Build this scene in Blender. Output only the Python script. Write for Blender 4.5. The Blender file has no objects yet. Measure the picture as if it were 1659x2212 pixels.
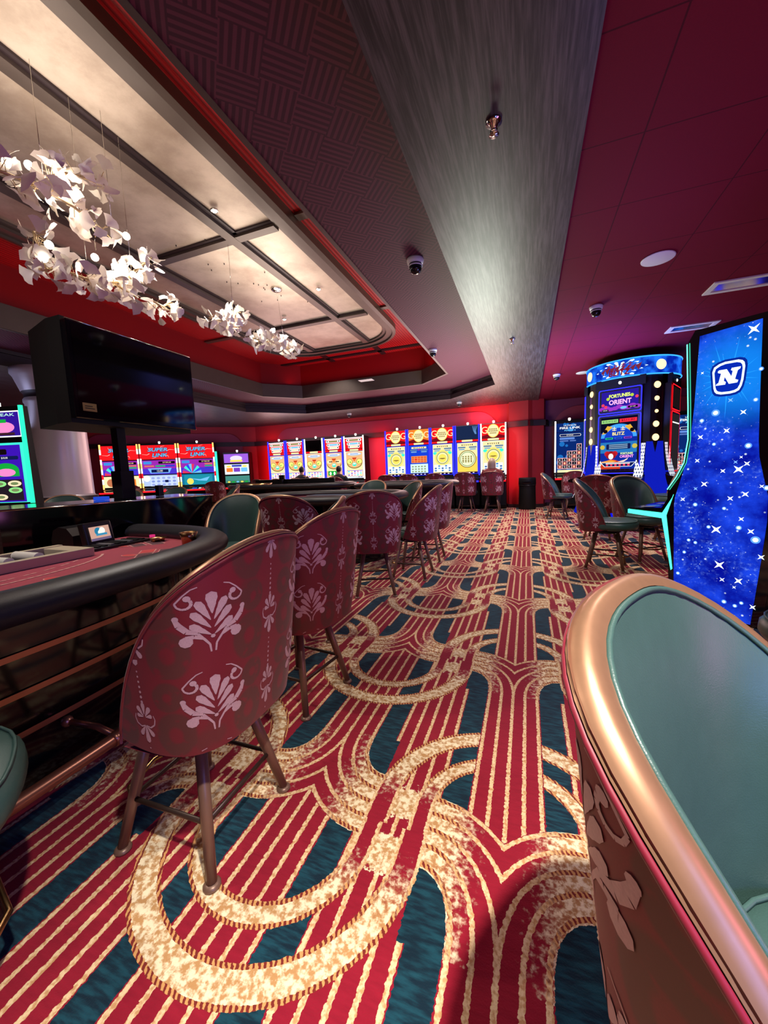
import bpy, bmesh, math, random
from mathutils import Vector, Matrix
random.seed(7)
S = bpy.context.scene
COL = S.collection
PI = math.pi
sin, cos = math.sin, math.cos
def R(d): return math.radians(d)

# ------------------------------------------------------------------ node maths
class E:
    """a scalar expression in a shader tree"""
    nt = None
    def __init__(s, sock): s.k = sock
    @staticmethod
    def op(o, *a):
        n = E.nt.nodes.new('ShaderNodeMath'); n.operation = o
        for i, v in enumerate(a):
            if isinstance(v, E): E.nt.links.new(v.k, n.inputs[i])
            else: n.inputs[i].default_value = float(v)
        return E(n.outputs[0])
    def __add__(s, o): return E.op('ADD', s, o)
    __radd__ = __add__
    def __sub__(s, o): return E.op('SUBTRACT', s, o)
    def __rsub__(s, o): return E.op('SUBTRACT', o, s)
    def __mul__(s, o): return E.op('MULTIPLY', s, o)
    __rmul__ = __mul__
    def __truediv__(s, o): return E.op('DIVIDE', s, o)
    def __lt__(s, o): return E.op('LESS_THAN', s, o)
    def __gt__(s, o): return E.op('GREATER_THAN', s, o)
def fmod(a, m): return E.op('FLOORED_MODULO', a, m)
def eabs(a): return E.op('ABSOLUTE', a)
def emin(a, b): return E.op('MINIMUM', a, b)
def emax(a, b): return E.op('MAXIMUM', a, b)
def esqrt(a): return E.op('SQRT', a)
def clamp01(a):
    n = E.nt.nodes.new('ShaderNodeClamp'); E.nt.links.new(a.k, n.inputs[0]); return E(n.outputs[0])
def sstep(a, lo, hi):
    n = E.nt.nodes.new('ShaderNodeMapRange'); n.interpolation_type = 'SMOOTHSTEP'
    E.nt.links.new(a.k, n.inputs[0]); n.inputs[1].default_value = lo; n.inputs[2].default_value = hi
    return E(n.outputs[0])
def enoise(vec, scale, detail=2, rough=.5):
    n = E.nt.nodes.new('ShaderNodeTexNoise'); n.inputs['Scale'].default_value = scale
    n.inputs['Detail'].default_value = detail; n.inputs['Roughness'].default_value = rough
    if vec is not None: E.nt.links.new(vec, n.inputs['Vector'])
    return E(n.outputs[0])
def ecomb(x, y, z=0.):
    n = E.nt.nodes.new('ShaderNodeCombineXYZ')
    for i, v in enumerate((x, y, z)):
        if isinstance(v, E): E.nt.links.new(v.k, n.inputs[i])
        else: n.inputs[i].default_value = v
    return n.outputs[0]
def emix(f, a, b):
    n = E.nt.nodes.new('ShaderNodeMix'); n.data_type = 'RGBA'
    if isinstance(f, E): E.nt.links.new(f.k, n.inputs[0])
    else: n.inputs[0].default_value = f
    for i, v in ((6, a), (7, b)):
        if isinstance(v, tuple): n.inputs[i].default_value = (*v, 1)
        else: E.nt.links.new(v, n.inputs[i])
    return n.outputs[2]
def coords(kind='Object'):
    t = E.nt.nodes.new('ShaderNodeTexCoord'); v = t.outputs[kind]
    s = E.nt.nodes.new('ShaderNodeSeparateXYZ'); E.nt.links.new(v, s.inputs[0])
    return v, E(s.outputs[0]), E(s.outputs[1]), E(s.outputs[2])
def srgb(r, g, b):
    f = lambda c: (c/255/12.92 if c/255 <= .04045 else ((c/255+.055)/1.055)**2.4)
    return (f(r), f(g), f(b))
def newmat(name):
    m = bpy.data.materials.new(name); m.use_nodes = True
    E.nt = m.node_tree
    return m, m.node_tree.nodes['Principled BSDF']
def pbr(name, col, rough=.5, metal=0., coat=0., noise=0., nscale=20., bump=0., bscale=200., sheen=0., spec=.5):
    m, b = newmat(name)
    b.inputs['Base Color'].default_value = (*col, 1); b.inputs['Roughness'].default_value = rough
    b.inputs['Metallic'].default_value = metal; b.inputs['Coat Weight'].default_value = coat
    b.inputs['Specular IOR Level'].default_value = spec
    if sheen: b.inputs['Sheen Weight'].default_value = sheen
    if noise:
        v = coords()[0]; n = enoise(v, nscale, 4)
        E.nt.links.new(emix(n, tuple(c*(1-noise) for c in col), tuple(min(1, c*(1+noise)) for c in col)), b.inputs['Base Color'])
    if bump:
        v = coords()[0]; n = enoise(v, bscale, 3)
        bn = E.nt.nodes.new('ShaderNodeBump'); bn.inputs['Strength'].default_value = bump; bn.inputs['Distance'].default_value = .003
        E.nt.links.new(n.k, bn.inputs['Height']); E.nt.links.new(bn.outputs[0], b.inputs['Normal'])
    return m
EM = {}
def em(col, st=1.0, name=None, sample=False):
    key = (tuple(round(c, 4) for c in col), round(st, 3), sample)
    if key in EM: return EM[key]
    m = bpy.data.materials.new(name or 'glow'); m.use_nodes = True; nt = m.node_tree
    nt.nodes.clear(); e = nt.nodes.new('ShaderNodeEmission'); o = nt.nodes.new('ShaderNodeOutputMaterial')
    e.inputs[0].default_value = (*col, 1); e.inputs[1].default_value = st
    nt.links.new(e.outputs[0], o.inputs[0])
    m.cycles.emission_sampling = 'FRONT' if sample else 'NONE'
    EM[key] = m
    return m
def ems(r, g, b, st=1.0, sample=False): return em(srgb(r, g, b), st, 'glow_%d_%d_%d' % (r, g, b), sample)

# ------------------------------------------------------------------ meshes
class MB:
    """collects geometry with material slots; build() links ONE object"""
    def __init__(s): s.bm = bmesh.new(); s.mats = []; s.uv = None
    def mi(s, m):
        if m not in s.mats: s.mats.append(m)
        return s.mats.index(m)
    def face(s, pts, m, smooth=False, uv=None):
        vs = [s.bm.verts.new(p) for p in pts]
        f = s.bm.faces.new(vs); f.material_index = s.mi(m); f.smooth = smooth
        if uv:
            L = s.bm.loops.layers.uv.verify()
            for l, q in zip(f.loops, uv): l[L].uv = q
        return f
    def grid(s, P, nu, nv, m, smooth=True, cu=False, cv=False, flip=False, uvf=None):
        vs = [[s.bm.verts.new(P(i, j)) for j in range(nv)] for i in range(nu)]
        i_m = s.mi(m); L = s.bm.loops.layers.uv.verify() if uvf else None
        for i in range(nu if cu else nu-1):
            for j in range(nv if cv else nv-1):
                ij = [(i, j), ((i+1) % nu, j), ((i+1) % nu, (j+1) % nv), (i, (j+1) % nv)]
                if flip: ij.reverse()
                f = s.bm.faces.new([vs[a][b] for a, b in ij]); f.material_index = i_m; f.smooth = smooth
                if uvf:
                    for l, q in zip(f.loops, ij): l[L].uv = uvf(*q)
        return vs
    def cap(s, ring, m, flip=False):
        f = s.bm.faces.new(list(reversed(ring)) if flip else ring); f.material_index = s.mi(m)
    def box(s, a, b, m, M=None, bev=0):
        (x0, y0, z0), (x1, y1, z1) = a, b
        c = [Vector(p) for p in ((x0,y0,z0),(x1,y0,z0),(x1,y1,z0),(x0,y1,z0),(x0,y0,z1),(x1,y0,z1),(x1,y1,z1),(x0,y1,z1))]
        if M: c = [M @ p for p in c]
        v = [s.bm.verts.new(p) for p in c]; i_m = s.mi(m); fs = []
        for q in ((0,3,2,1),(4,5,6,7),(0,1,5,4),(1,2,6,5),(2,3,7,6),(3,0,4,7)):
            f = s.bm.faces.new([v[k] for k in q]); f.material_index = i_m; fs.append(f)
        if bev:
            es = list({e for f in fs for e in f.edges})
            bmesh.ops.bevel(s.bm, geom=es, offset=bev, segments=2, affect='EDGES', profile=.6)
        return s
    def prism(s, pts, h0, h1, m, axis='z', msides=None):
        """polygon extruded; axis z: (x,y) pts; axis y: (x,z) pts; axis x: (y,z) pts"""
        def mk(p, h): return {'z': (p[0], p[1], h), 'y': (p[0], h, p[1]), 'x': (h, p[0], p[1])}[axis]
        A = [s.bm.verts.new(mk(p, h0)) for p in pts]; B = [s.bm.verts.new(mk(p, h1)) for p in pts]
        i_m = s.mi(m); i_s = s.mi(msides or m); n = len(pts)
        fs = [s.bm.faces.new(A), s.bm.faces.new(list(reversed(B)))]
        for f in fs: f.material_index = i_m
        for i in range(n):
            f = s.bm.faces.new([A[i], B[i], B[(i+1) % n], A[(i+1) % n]]); f.material_index = i_s; fs.append(f)
        bmesh.ops.recalc_face_normals(s.bm, faces=fs)
        return s
    def tube(s, pts, r, m, n=8, closed=False, rz=None, caps=True):
        pts = [Vector(p) for p in pts]; N = len(pts); rings = []
        rr = r if isinstance(r, (list, tuple)) else [r]*N
        up0 = None
        for i, p in enumerate(pts):
            t = (pts[(i+1) % N]-pts[i-1]) if (closed or 0 < i < N-1) else (pts[1]-pts[0] if i == 0 else pts[-1]-pts[-2])
            t = t.normalized() if t.length > 1e-9 else Vector((0, 0, 1))
            if up0 is None:
                ref = Vector((0, 0, 1)) if abs(t.z) < .9 else Vector((1, 0, 0))
                a = t.cross(ref).normalized()
            else:
                a = (up0 - t*up0.dot(t)); a = a.normalized() if a.length > 1e-6 else t.orthogonal().normalized()
            up0 = a; b = t.cross(a)
            q = rz if rz else 1.
            rings.append([s.bm.verts.new(p + (a*cos(2*PI*k/n) + b*q*sin(2*PI*k/n))*rr[i]) for k in range(n)])
        i_m = s.mi(m)
        for i in range(N if closed else N-1):
            A, B = rings[i], rings[(i+1) % N]
            for k in range(n):
                f = s.bm.faces.new([A[k], A[(k+1) % n], B[(k+1) % n], B[k]]); f.smooth = True; f.material_index = i_m
        if caps and not closed:
            s.cap(list(reversed(rings[0])), m); s.cap(rings[-1], m)
        return s
    def lathe(s, prof, m, n=24, c=(0, 0, 0), M=None, sup=None, sx=1, sy=1):
        def pt(i, j):
            a = 2*PI*i/n; r, z = prof[j]; ca, sa = cos(a), sin(a)
            if sup:
                k = (abs(ca)**sup+abs(sa)**sup)**(-1/sup); ca *= k; sa *= k
            p = Vector((c[0]+r*ca*sx, c[1]+r*sa*sy, c[2]+z))
            return M @ p if M else p
        vs = s.grid(pt, n, len(prof), m, cu=True)
        if prof[0][0] > 1e-6: s.cap([vs[i][0] for i in range(n)], m, True)
        if prof[-1][0] > 1e-6: s.cap([vs[i][-1] for i in range(n)], m)
        return s
    def sphere(s, c, r, m, seg=12, M=None, sc=(1, 1, 1)):
        mat = Matrix.Translation(c) @ Matrix.Diagonal((r*sc[0], r*sc[1], r*sc[2], 1))
        if M: mat = M @ mat
        g = bmesh.ops.create_uvsphere(s.bm, u_segments=seg, v_segments=max(6, seg//2), radius=1, matrix=mat)
        i_m = s.mi(m)
        for v in g['verts']:
            for f in v.link_faces: f.material_index = i_m; f.smooth = True
        return s
    def build(s, name, parent=None, label=None, **kw):
        me = bpy.data.meshes.new(name); s.bm.normal_update(); s.bm.to_mesh(me); s.bm.free()
        for m in s.mats: me.materials.append(m)
        o = bpy.data.objects.new(name, me); COL.objects.link(o)
        if parent is not None: o.parent = parent
        if label: o['label'] = label
        for k, v in kw.items(): o[k] = v
        return o
def thing(name, label, cat, loc=(0, 0, 0), rot=0., group=None):
    o = bpy.data.objects.new(name, None); COL.objects.link(o); o.empty_display_size = .1
    o.location = loc; o.rotation_euler = (0, 0, rot); o['label'] = label; o['category'] = cat
    if group: o['group'] = group
    return o
def tag(o, label, cat, group=None):
    o['label'] = label; o['category'] = cat
    if group: o['group'] = group
    return o
def struct(mb, name): return mb.build(name, kind='structure')
KIDS = {}
def dup(root, loc, rot, label, group=None, sc=1.):
    """copy of a thing with copies of its parts and sub-parts"""
    r = root.copy(); COL.objects.link(r); r.location = loc; r.rotation_euler = (0, 0, rot); r['label'] = label
    r.scale = (sc, sc, sc)
    if group: r['group'] = group
    for ch in list(root.children):
        c = ch.copy(); COL.objects.link(c); c.parent = r
        for g in list(ch.children):
            d = g.copy(); COL.objects.link(d); d.parent = c
    return r
FONT = bpy.data.curves.new('t', 'FONT').font
def text_polys(txt, h, shear=0., bold=0., space=1.):
    """triangulated outline of a word, height h, centred on the origin"""
    cu = bpy.data.curves.new('tx', 'FONT'); cu.body = txt; cu.size = 1.; cu.align_x = 'CENTER'; cu.align_y = 'CENTER'
    cu.shear = shear; cu.offset = bold; cu.space_character = space; cu.resolution_u = 3; cu.fill_mode = 'FRONT'
    o = bpy.data.objects.new('tx', cu); COL.objects.link(o)
    bpy.context.view_layer.update()
    me = bpy.data.meshes.new_from_object(o.evaluated_get(bpy.context.evaluated_depsgraph_get()))
    ps = [[(me.vertices[i].co.x, me.vertices[i].co.y) for i in p.vertices] for p in me.polygons]
    bpy.data.objects.remove(o); bpy.data.curves.remove(cu); bpy.data.meshes.remove(me)
    ys = [q[1] for p in ps for q in p]; xs = [q[0] for p in ps for q in p]
    k = h/max(1e-6, max(ys)-min(ys)); cx = (max(xs)+min(xs))/2; cy = (max(ys)+min(ys))/2
    return [[((x-cx)*k, (y-cy)*k) for x, y in p] for p in ps], (max(xs)-min(xs))*k
class Panel(MB):
    """a flat printed or lit panel: shapes laid on it in small steps toward the viewer. O = centre, U right, V up"""
    def __init__(s, O, U=(1, 0, 0), V=(0, 0, 1), step=.0012):
        super().__init__(); s.O = Vector(O); s.U = Vector(U).normalized(); s.V = Vector(V).normalized(); s.N = s.U.cross(s.V); s.step = step
    def P(s, x, y, l): return s.O + s.U*x + s.V*y + s.N*(s.step*l)
    def poly(s, pts, m, l=1): s.face([s.P(x, y, l) for x, y in pts], m); return s
    def rect(s, x0, y0, x1, y1, m, l=1): return s.poly([(x0, y0), (x1, y0), (x1, y1), (x0, y1)], m, l)
    def rrect(s, x0, y0, x1, y1, r, m, l=1, n=5):
        pts = []
        for cx, cy, a0 in ((x1-r, y0+r, -90), (x1-r, y1-r, 0), (x0+r, y1-r, 90), (x0+r, y0+r, 180)):
            pts += [(cx+r*cos(R(a0+90*k/n)), cy+r*sin(R(a0+90*k/n))) for k in range(n+1)]
        return s.poly(pts, m, l)
    def circ(s, cx, cy, rx, m, l=1, ry=None, n=20, a0=0, a1=360):
        ry = ry or rx
        pts = [(cx+rx*cos(R(a0+(a1-a0)*k/n)), cy+ry*sin(R(a0+(a1-a0)*k/n))) for k in range(n if a1-a0 == 360 else n+1)]
        if a1-a0 != 360 : pts.append((cx, cy)) if a1-a0 != 180 else None
        return s.poly(pts, m, l)
    def ring(s, cx, cy, r0, r1, m, l=1, n=24):
        for k in range(n):
            a, b = 2*PI*k/n, 2*PI*(k+1)/n
            s.poly([(cx+r0*cos(a), cy+r0*sin(a)), (cx+r1*cos(a), cy+r1*sin(a)), (cx+r1*cos(b), cy+r1*sin(b)), (cx+r0*cos(b), cy+r0*sin(b))], m, l)
        return s
    def star(s, cx, cy, r, m, l=1, n=4, inner=.2, rot=45):
        return s.poly([(cx+(r if k % 2 == 0 else r*inner)*cos(R(rot+180*k/n)), cy+(r if k % 2 == 0 else r*inner)*sin(R(rot+180*k/n))) for k in range(2*n)], m, l)
    def text(s, t, cx, cy, h, m, l=3, w=None, shear=0., bold=0., out=None, outw=.03):
        ps, tw = text_polys(t, h, shear, bold); k = (w/tw) if w else 1.
        if out:
            for dx, dy in ((1, 0), (-1, 0), (0, 1), (0, -1), (.7, .7), (-.7, .7), (.7, -.7), (-.7, -.7)):
                for p in ps: s.poly([(cx+x*k+dx*outw*h, cy+y+dy*outw*h) for x, y in p], out, l-.6)
        for p in ps: s.poly([(cx+x*k, cy+y) for x, y in p], m, l)
        return s
    def stroke(s, pts, w, m, l=1):
        for i, (a, b) in enumerate(zip(pts, pts[1:])):
            w0 = w[i] if isinstance(w, list) else w; w1 = w[i+1] if isinstance(w, list) else w
            d = Vector((b[0]-a[0], b[1]-a[1])); 
            if d.length < 1e-9: continue
            n = Vector((-d.y, d.x)).normalized()
            s.poly([(a[0]-n.x*w0/2, a[1]-n.y*w0/2), (b[0]-n.x*w1/2, b[1]-n.y*w1/2), (b[0]+n.x*w1/2, b[1]+n.y*w1/2), (a[0]+n.x*w0/2, a[1]+n.y*w0/2)], m, l)
        return s

# ------------------------------------------------------------------ materials
def carpet_material():
    m, b = newmat('patterned_carpet')
    v, x, y, z = coords('Object')
    n1 = enoise(v, 90, 2); n2 = enoise(v, 55, 3, .6); n3 = enoise(ecomb(x*18, y*90), 1, 3)
    fuzz = (n1-.5)*.012
    x = x + fuzz; y = y + (n2-.5)*.010
    dx = eabs(fmod(x+(.062+.648), 1.296)-.648)           # distance from the nearest first-kind column
    dB = .648-dx
    lw = .0066
    t = eabs(fmod(dx+.162, .324)-.162)
    def gline(q): return eabs(fmod(q+.02675, .0535)-.02675) < lw
    col = t < .1175
    isB = dx > .324
    d = emin(dx, dB)
    pA = fmod(y-.58, 1.10)+.58
    pB = fmod(2.12-y-.58, 1.10)+.58
    p = pA + (pB-pA)*isB
    # fountain flares
    X = .225-d; Y = emax(p-.74, 0.)
    r0 = emax(esqrt(X*X+Y*Y)-.05, .04); k = r0/(r0+.087); Yk = Y*k
    r = esqrt(X*X+Yk*Yk)
    fl = (p > .74)*(d < .226)*(r < .341)
    fl_teal = fl*(r < .1075)
    g_col = gline(t)*col
    g_fl = gline(r-.118)
    gold0 = g_col + (g_fl-g_col)*fl
    teal0 = (1.-col) + (fl_teal-(1.-col))*fl
    palm = fl*sstep(d*1.0+(n2-.5)*.24, .07, .17)*(1.-fl_teal)
    # interlaced bands
    def band(dist, pp, cy):
        q = emax(pp-cy, 0.); rr = esqrt(dist*dist+q*q)
        mid = cy-.0975
        on = pp > mid
        a = (rr > .35)*(rr < .43); bb = (rr > .223)*(rr < .285)
        ed = emin(emin(eabs(rr-.35), eabs(rr-.43)), emin(eabs(rr-.223), eabs(rr-.285)))
        return on*(a+bb), ed, pp-mid
    bA, eA, qA = band(dx, pA, 1.115)
    bB, eB, qB = band(dB, pB, 1.20)
    bA = bA*(dx > .1175)*(1.-bB)
    bnd = clamp01(bA+bB)
    ed = eA + (eB-eA)*bB; q = qA + (qB-qA)*bB
    edge = ed < .011
    golden = sstep(q+(n2-.5)*.30, .10, .24)
    patch = (1.-bnd)*(eabs(dx-.324) < .042)*clamp01(sstep(qA, .01, .06)*sstep(qA, .19, .10)+sstep(qB, .01, .06)*sstep(qB, .19, .10))
    mott = sstep(n2, .40, .60)
    red = emix(n3, srgb(124, 16, 34), srgb(154, 26, 46))
    teal = emix(sstep(n3, .35, .7), srgb(12, 34, 46), srgb(22, 66, 78))
    line = emix(sstep(n1, .35, .6), srgb(196, 148, 98), srgb(230, 200, 152))
    gold = emix(mott, srgb(186, 140, 88), srgb(240, 222, 182))
    rust = emix((fmod(x*70.+y*40., 1.) > .5)*1., srgb(120, 42, 34), srgb(206, 150, 90))
    c = emix(teal0, red, teal)
    c = emix(palm, c, gold)
    c = emix(clamp01(gold0*(1.-fl_teal)), c, emix(palm, line, rust))
    c = emix(sstep(patch*1.0+(n2-.5)*1.6, .40, .56)*(patch > .02), c, gold)
    bc = emix(golden, red, gold)
    bc = emix(edge*1., bc, emix(golden, line, rust))
    c = emix(bnd, c, bc)
    E.nt.links.new(c, b.inputs['Base Color'])
    b.inputs['Roughness'].default_value = .95; b.inputs['Specular IOR Level'].default_value = .1
    b.inputs['Sheen Weight'].default_value = .15
    bn = E.nt.nodes.new('ShaderNodeBump'); bn.inputs['Strength'].default_value = .35; bn.inputs['Distance'].default_value = .004
    E.nt.links.new(enoise(v, 260, 2).k, bn.inputs['Height']); E.nt.links.new(bn.outputs[0], b.inputs['Normal'])
    return m
def tile_material():
    m, b = newmat('maroon_ceiling_tiles')
    v, x, y, z = coords()
    gx = eabs(fmod(x-.57+.3035, .607)-.3035) < .004; gy = eabs(fmod(y-.122+.3035, .607)-.3035) < .004
    n = enoise(v, 150, 2); w = enoise(v, .9, 1)
    c = emix(n, srgb(100, 12, 38), srgb(116, 16, 46))
    c = emix(emax(gx, gy)*.8, c, srgb(60, 8, 26))
    E.nt.links.new(c, b.inputs['Base Color']); b.inputs['Roughness'].default_value = .75; b.inputs['Specular IOR Level'].default_value = .12
    bn = E.nt.nodes.new('ShaderNodeBump'); bn.inputs['Strength'].default_value = .5; bn.inputs['Distance'].default_value = .01
    E.nt.links.new((1.-emax(gx, gy)).k, bn.inputs['Height']); E.nt.links.new(bn.outputs[0], b.inputs['Normal'])
    return m
def weave_material():
    m, b = newmat('basket_weave_paper')
    v, x, y, z = coords()
    a = (x+y)*.7071; c = (x-y)*.7071; B = .19
    ia = fmod(a/B, 2.) > 1.; ic = fmod(c/B, 2.) > 1.
    par = eabs(ia-ic)
    s = fmod(a/B*5.5, 1.); s2 = fmod(c/B*5.5, 1.)
    st = s+(s2-s)*par
    ln = sstep(eabs(st-.5), .18, .3)
    col = emix(ln, srgb(98, 44, 62), srgb(66, 24, 42))
    E.nt.links.new(col, b.inputs['Base Color']); b.inputs['Roughness'].default_value = .6; b.inputs['Specular IOR Level'].default_value = .2
    return m
def streak_material():
    m, b = newmat('grey_streaked_vinyl')
    v, x, y, z = coords()
    n = enoise(ecomb(x*70, y*3.2, z*10), 1, 5, .65); n2 = enoise(ecomb(x*3, y*2), 1, 3)
    c = emix(sstep(n, .35, .7), srgb(40, 34, 38), srgb(86, 80, 82))
    E.nt.links.new(c, b.inputs['Base Color']); b.inputs['Roughness'].default_value = .42; b.inputs['Metallic'].default_value = .3
    return m
def flute_material():
    m, b = newmat('red_fluted_ceiling')
    v, x, y, z = coords()
    s = eabs(fmod(x*20., 1.)-.5)
    c = emix(sstep(s, .2, .4), srgb(168, 16, 26), srgb(120, 8, 18))
    E.nt.links.new(c, b.inputs['Base Color']); b.inputs['Roughness'].default_value = .55
    bn = E.nt.nodes.new('ShaderNodeBump'); bn.inputs['Strength'].default_value = .8; bn.inputs['Distance'].default_value = .01
    E.nt.links.new(s.k, bn.inputs['Height']); E.nt.links.new(bn.outputs[0], b.inputs['Normal'])
    return m
def leafmetal_material():
    m, b = newmat('champagne_leaf_panel')
    v, x, y, z = coords()
    n = enoise(v, 2.2, 6, .65); n2 = enoise(v, 40, 2)
    c = emix(sstep(n, .3, .7), srgb(160, 142, 126), srgb(196, 180, 164))
    E.nt.links.new(c, b.inputs['Base Color']); b.inputs['Metallic'].default_value = .3
    E.nt.links.new((.30+n*.25).k, b.inputs['Roughness'])
    return m
def damask_material():
    m, b = newmat('crimson_damask')
    v, u, w, z = coords('UV')
    n = enoise(v, 26, 3, .6); n2 = enoise(v, 7, 2, .5); f = enoise(v, 500, 1)
    # repeated brown scroll shadows woven into the cloth, between the silver motifs
    du = eabs(fmod(u+.19, .38)-.19); vv = fmod(w+.02, .215)
    ax = du-.088; a1 = vv-.060; a2 = vv-.165
    p1 = esqrt(ax*ax+a1*a1*.7); p2 = esqrt((ax+.012)*(ax+.012)+a2*a2)
    ring = emax(sstep(eabs(p1-.036), .022, .012), sstep(eabs(p2-.026), .018, .010))
    blot = clamp01(ring*sstep(n, .30, .46)+sstep(n2, .56, .66)*.6)
    c = emix(f, srgb(106, 10, 30), srgb(122, 16, 40))
    c = emix(blot*.85, c, srgb(82, 40, 38))
    E.nt.links.new(c, b.inputs['Base Color']); b.inputs['Roughness'].default_value = .55; b.inputs['Sheen Weight'].default_value = .12
    b.inputs['Sheen Roughness'].default_value = .4
    return m
def space_material():
    m, b = newmat('lit_space_print')
    nt = m.node_tree; nt.nodes.clear(); E.nt = nt
    e = nt.nodes.new('ShaderNodeEmission'); o = nt.nodes.new('ShaderNodeOutputMaterial'); nt.links.new(e.outputs[0], o.inputs[0])
    v, x, y, z = coords('UV')
    n = enoise(v, 4.5, 6, .6); n2 = enoise(v, 40, 4, .65); band = enoise(v, 2.2, 3)
    c = emix(sstep(n, .35, .68), srgb(6, 14, 150), srgb(28, 70, 232))
    milky = sstep(n2, .50, .74)*sstep(band, .42, .62)
    c = emix(milky*.7, c, srgb(120, 160, 255))
    # glow round the badge at uv (.27,1.62)
    gx = x-.30; gy = y-1.62
    rad = esqrt(gx*gx+gy*gy)
    c = emix(sstep(rad, .40, .08)*.85, c, srgb(20, 140, 250))
    vo = nt.nodes.new('ShaderNodeTexVoronoi'); vo.inputs['Scale'].default_value = 34; nt.links.new(v, vo.inputs['Vector'])
    s1 = sstep(E(vo.outputs['Distance']), .13, .05)
    vo2 = nt.nodes.new('ShaderNodeTexVoronoi'); vo2.inputs['Scale'].default_value = 15; nt.links.new(v, vo2.inputs['Vector'])
    s2 = sstep(E(vo2.outputs['Distance']), .13, .04)
    c = emix(clamp01(s1*sstep(band, .35, .6)+s2), c, srgb(225, 240, 255))
    nt.links.new(c, e.inputs[0]); e.inputs[1].default_value = 1.0
    m.cycles.emission_sampling = 'FRONT'
    return m
M = {}
M['carpet'] = carpet_material(); M['tiles'] = tile_material(); M['weave'] = weave_material(); M['streak'] = streak_material()
M['flute'] = flute_material(); M['leaf'] = leafmetal_material(); M['damask'] = damask_material(); M['space'] = space_material()
M['motif'] = pbr('silver_pink_jacquard', srgb(190, 156, 162), .45, 0, noise=.18, nscale=300)
M['leather'] = pbr('deep_green_leather', srgb(56, 82, 76), .36, 0, noise=.1, nscale=30, bump=.12, bscale=500)
M['rim'] = pbr('brushed_copper_rim', srgb(170, 128, 98), .38, .7, noise=.12, nscale=60)
M['leg'] = pbr('bronze_enamel', srgb(126, 96, 78), .38, .3)
M['brass'] = pbr('satin_brass', srgb(176, 140, 96), .25, 1)
M['chrome'] = pbr('chrome', srgb(200, 196, 190), .12, 1)
M['copper'] = pbr('brushed_copper', srgb(186, 128, 104), .32, .85)
M['black'] = pbr('black_plastic', srgb(14, 14, 16), .35)
M['gloss'] = pbr('black_gloss_laminate', srgb(10, 8, 10), .08, 0, spec=.6)
M['screenoff'] = pbr('dark_screen_glass', srgb(8, 7, 9), .06, 0, spec=.6)
M['matt'] = pbr('matt_black', srgb(8, 7, 8), .6, spec=.3)
M['rail'] = pbr('black_vinyl_rail', srgb(34, 34, 38), .42, 0, bump=.15, bscale=400)
M['felt'] = pbr('crimson_felt', srgb(168, 52, 66), .9, 0, noise=.08, nscale=200, sheen=.2)
M['ink_light'] = pbr('pale_print', srgb(226, 170, 160), .9)
M['ink_dark'] = pbr('charcoal_print', srgb(96, 60, 68), .9)
M['ink_red'] = pbr('coral_print', srgb(206, 72, 74), .9)
M['cream'] = pbr('cream_plastic', srgb(196, 182, 154), .45)
M['white'] = pbr('white_plastic', srgb(220, 220, 222), .4)
M['grey'] = pbr('grey_plastic', srgb(110, 110, 112), .45)
M['redwall'] = pbr('red_wall_paint', srgb(150, 14, 24), .6, noise=.06, nscale=3)
M['plumwall'] = pbr('plum_wall_panel', srgb(138, 34, 64), .55, noise=.12, nscale=2)
M['recessred'] = pbr('recess_red_paint', srgb(116, 5, 14), .6, spec=.2)
M['bronze'] = pbr('dark_bronze_trim', srgb(84, 72, 66), .42, .35, noise=.15, nscale=6)
M['dtrim'] = pbr('espresso_moulding', srgb(44, 30, 34), .45, .2)
M['purple'] = pbr('plum_paint', srgb(110, 24, 74), .6)
M['soffit'] = M['streak']
M['column'] = pbr('pale_lacquered_column', srgb(190, 176, 182), .3, .2, noise=.06, nscale=4)
M['porcelain'] = pbr('white_porcelain_leaf', srgb(236, 226, 214), .35, 0)
M['porcelain'].node_tree.nodes['Principled BSDF'].inputs['Subsurface Weight'].default_value = .0
M['twig'] = pbr('pale_gold_twig', srgb(196, 170, 130), .35, .7)
M['dkbrass'] = pbr('bronze_rim_dark', srgb(70, 54, 46), .4, .5)
M['tvframe'] = pbr('glossy_tv_bezel', srgb(10, 10, 14), .1)
M['glass'] = pbr('dark_dome_glass', srgb(20, 20, 24), .05, 0)
M['skin'] = pbr('skin', srgb(196, 150, 128), .55)
M['darkcloth'] = pbr('dark_cloth', srgb(24, 24, 30), .85)
M['redcloth'] = pbr('dull_red_cloth', srgb(120, 44, 40), .85)
M['blond'] = pbr('ash_blond_hair', srgb(176, 148, 116), .5, noise=.2, nscale=90)
M['darkhair'] = pbr('dark_hair', srgb(26, 20, 18), .5)

# ------------------------------------------------------------------ room shell
XL, XR, YN, YF = -14.5, 6.5, -4.0, 12.6
ZS, ZM, ZB, ZR = 2.77, 3.0, 3.3, 3.8      # soffit, maroon ring, bronze top, red recess
m = MB(); m.face([(XL, YN, 0), (XR, YN, 0), (XR, YF, 0), (XL, YF, 0)], M['carpet']); struct(m, 'floor')
def octo(xr, xl, yf, yn, ch, chl=None):
    """inner outline, counter-clockwise, with 45 degree corners"""
    return [(xr, yn+ch), (xr, yf-ch), (xr-ch, yf), (xl+ch, yf), (xl, yf-ch), (xl, yn+ch), (xl+ch, yn), (xr-ch, yn)]
oS = octo(-.62, -6.88, 9.5, -3.0, 1.12)
oM = octo(-.58, -6.92, 9.54, -3.04, 1.12)
oL = octo(-1.53, -5.97, 8.6, -2.0, .68)
oR = octo(-1.47, -6.03, 8.66, -2.06, .68)
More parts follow.
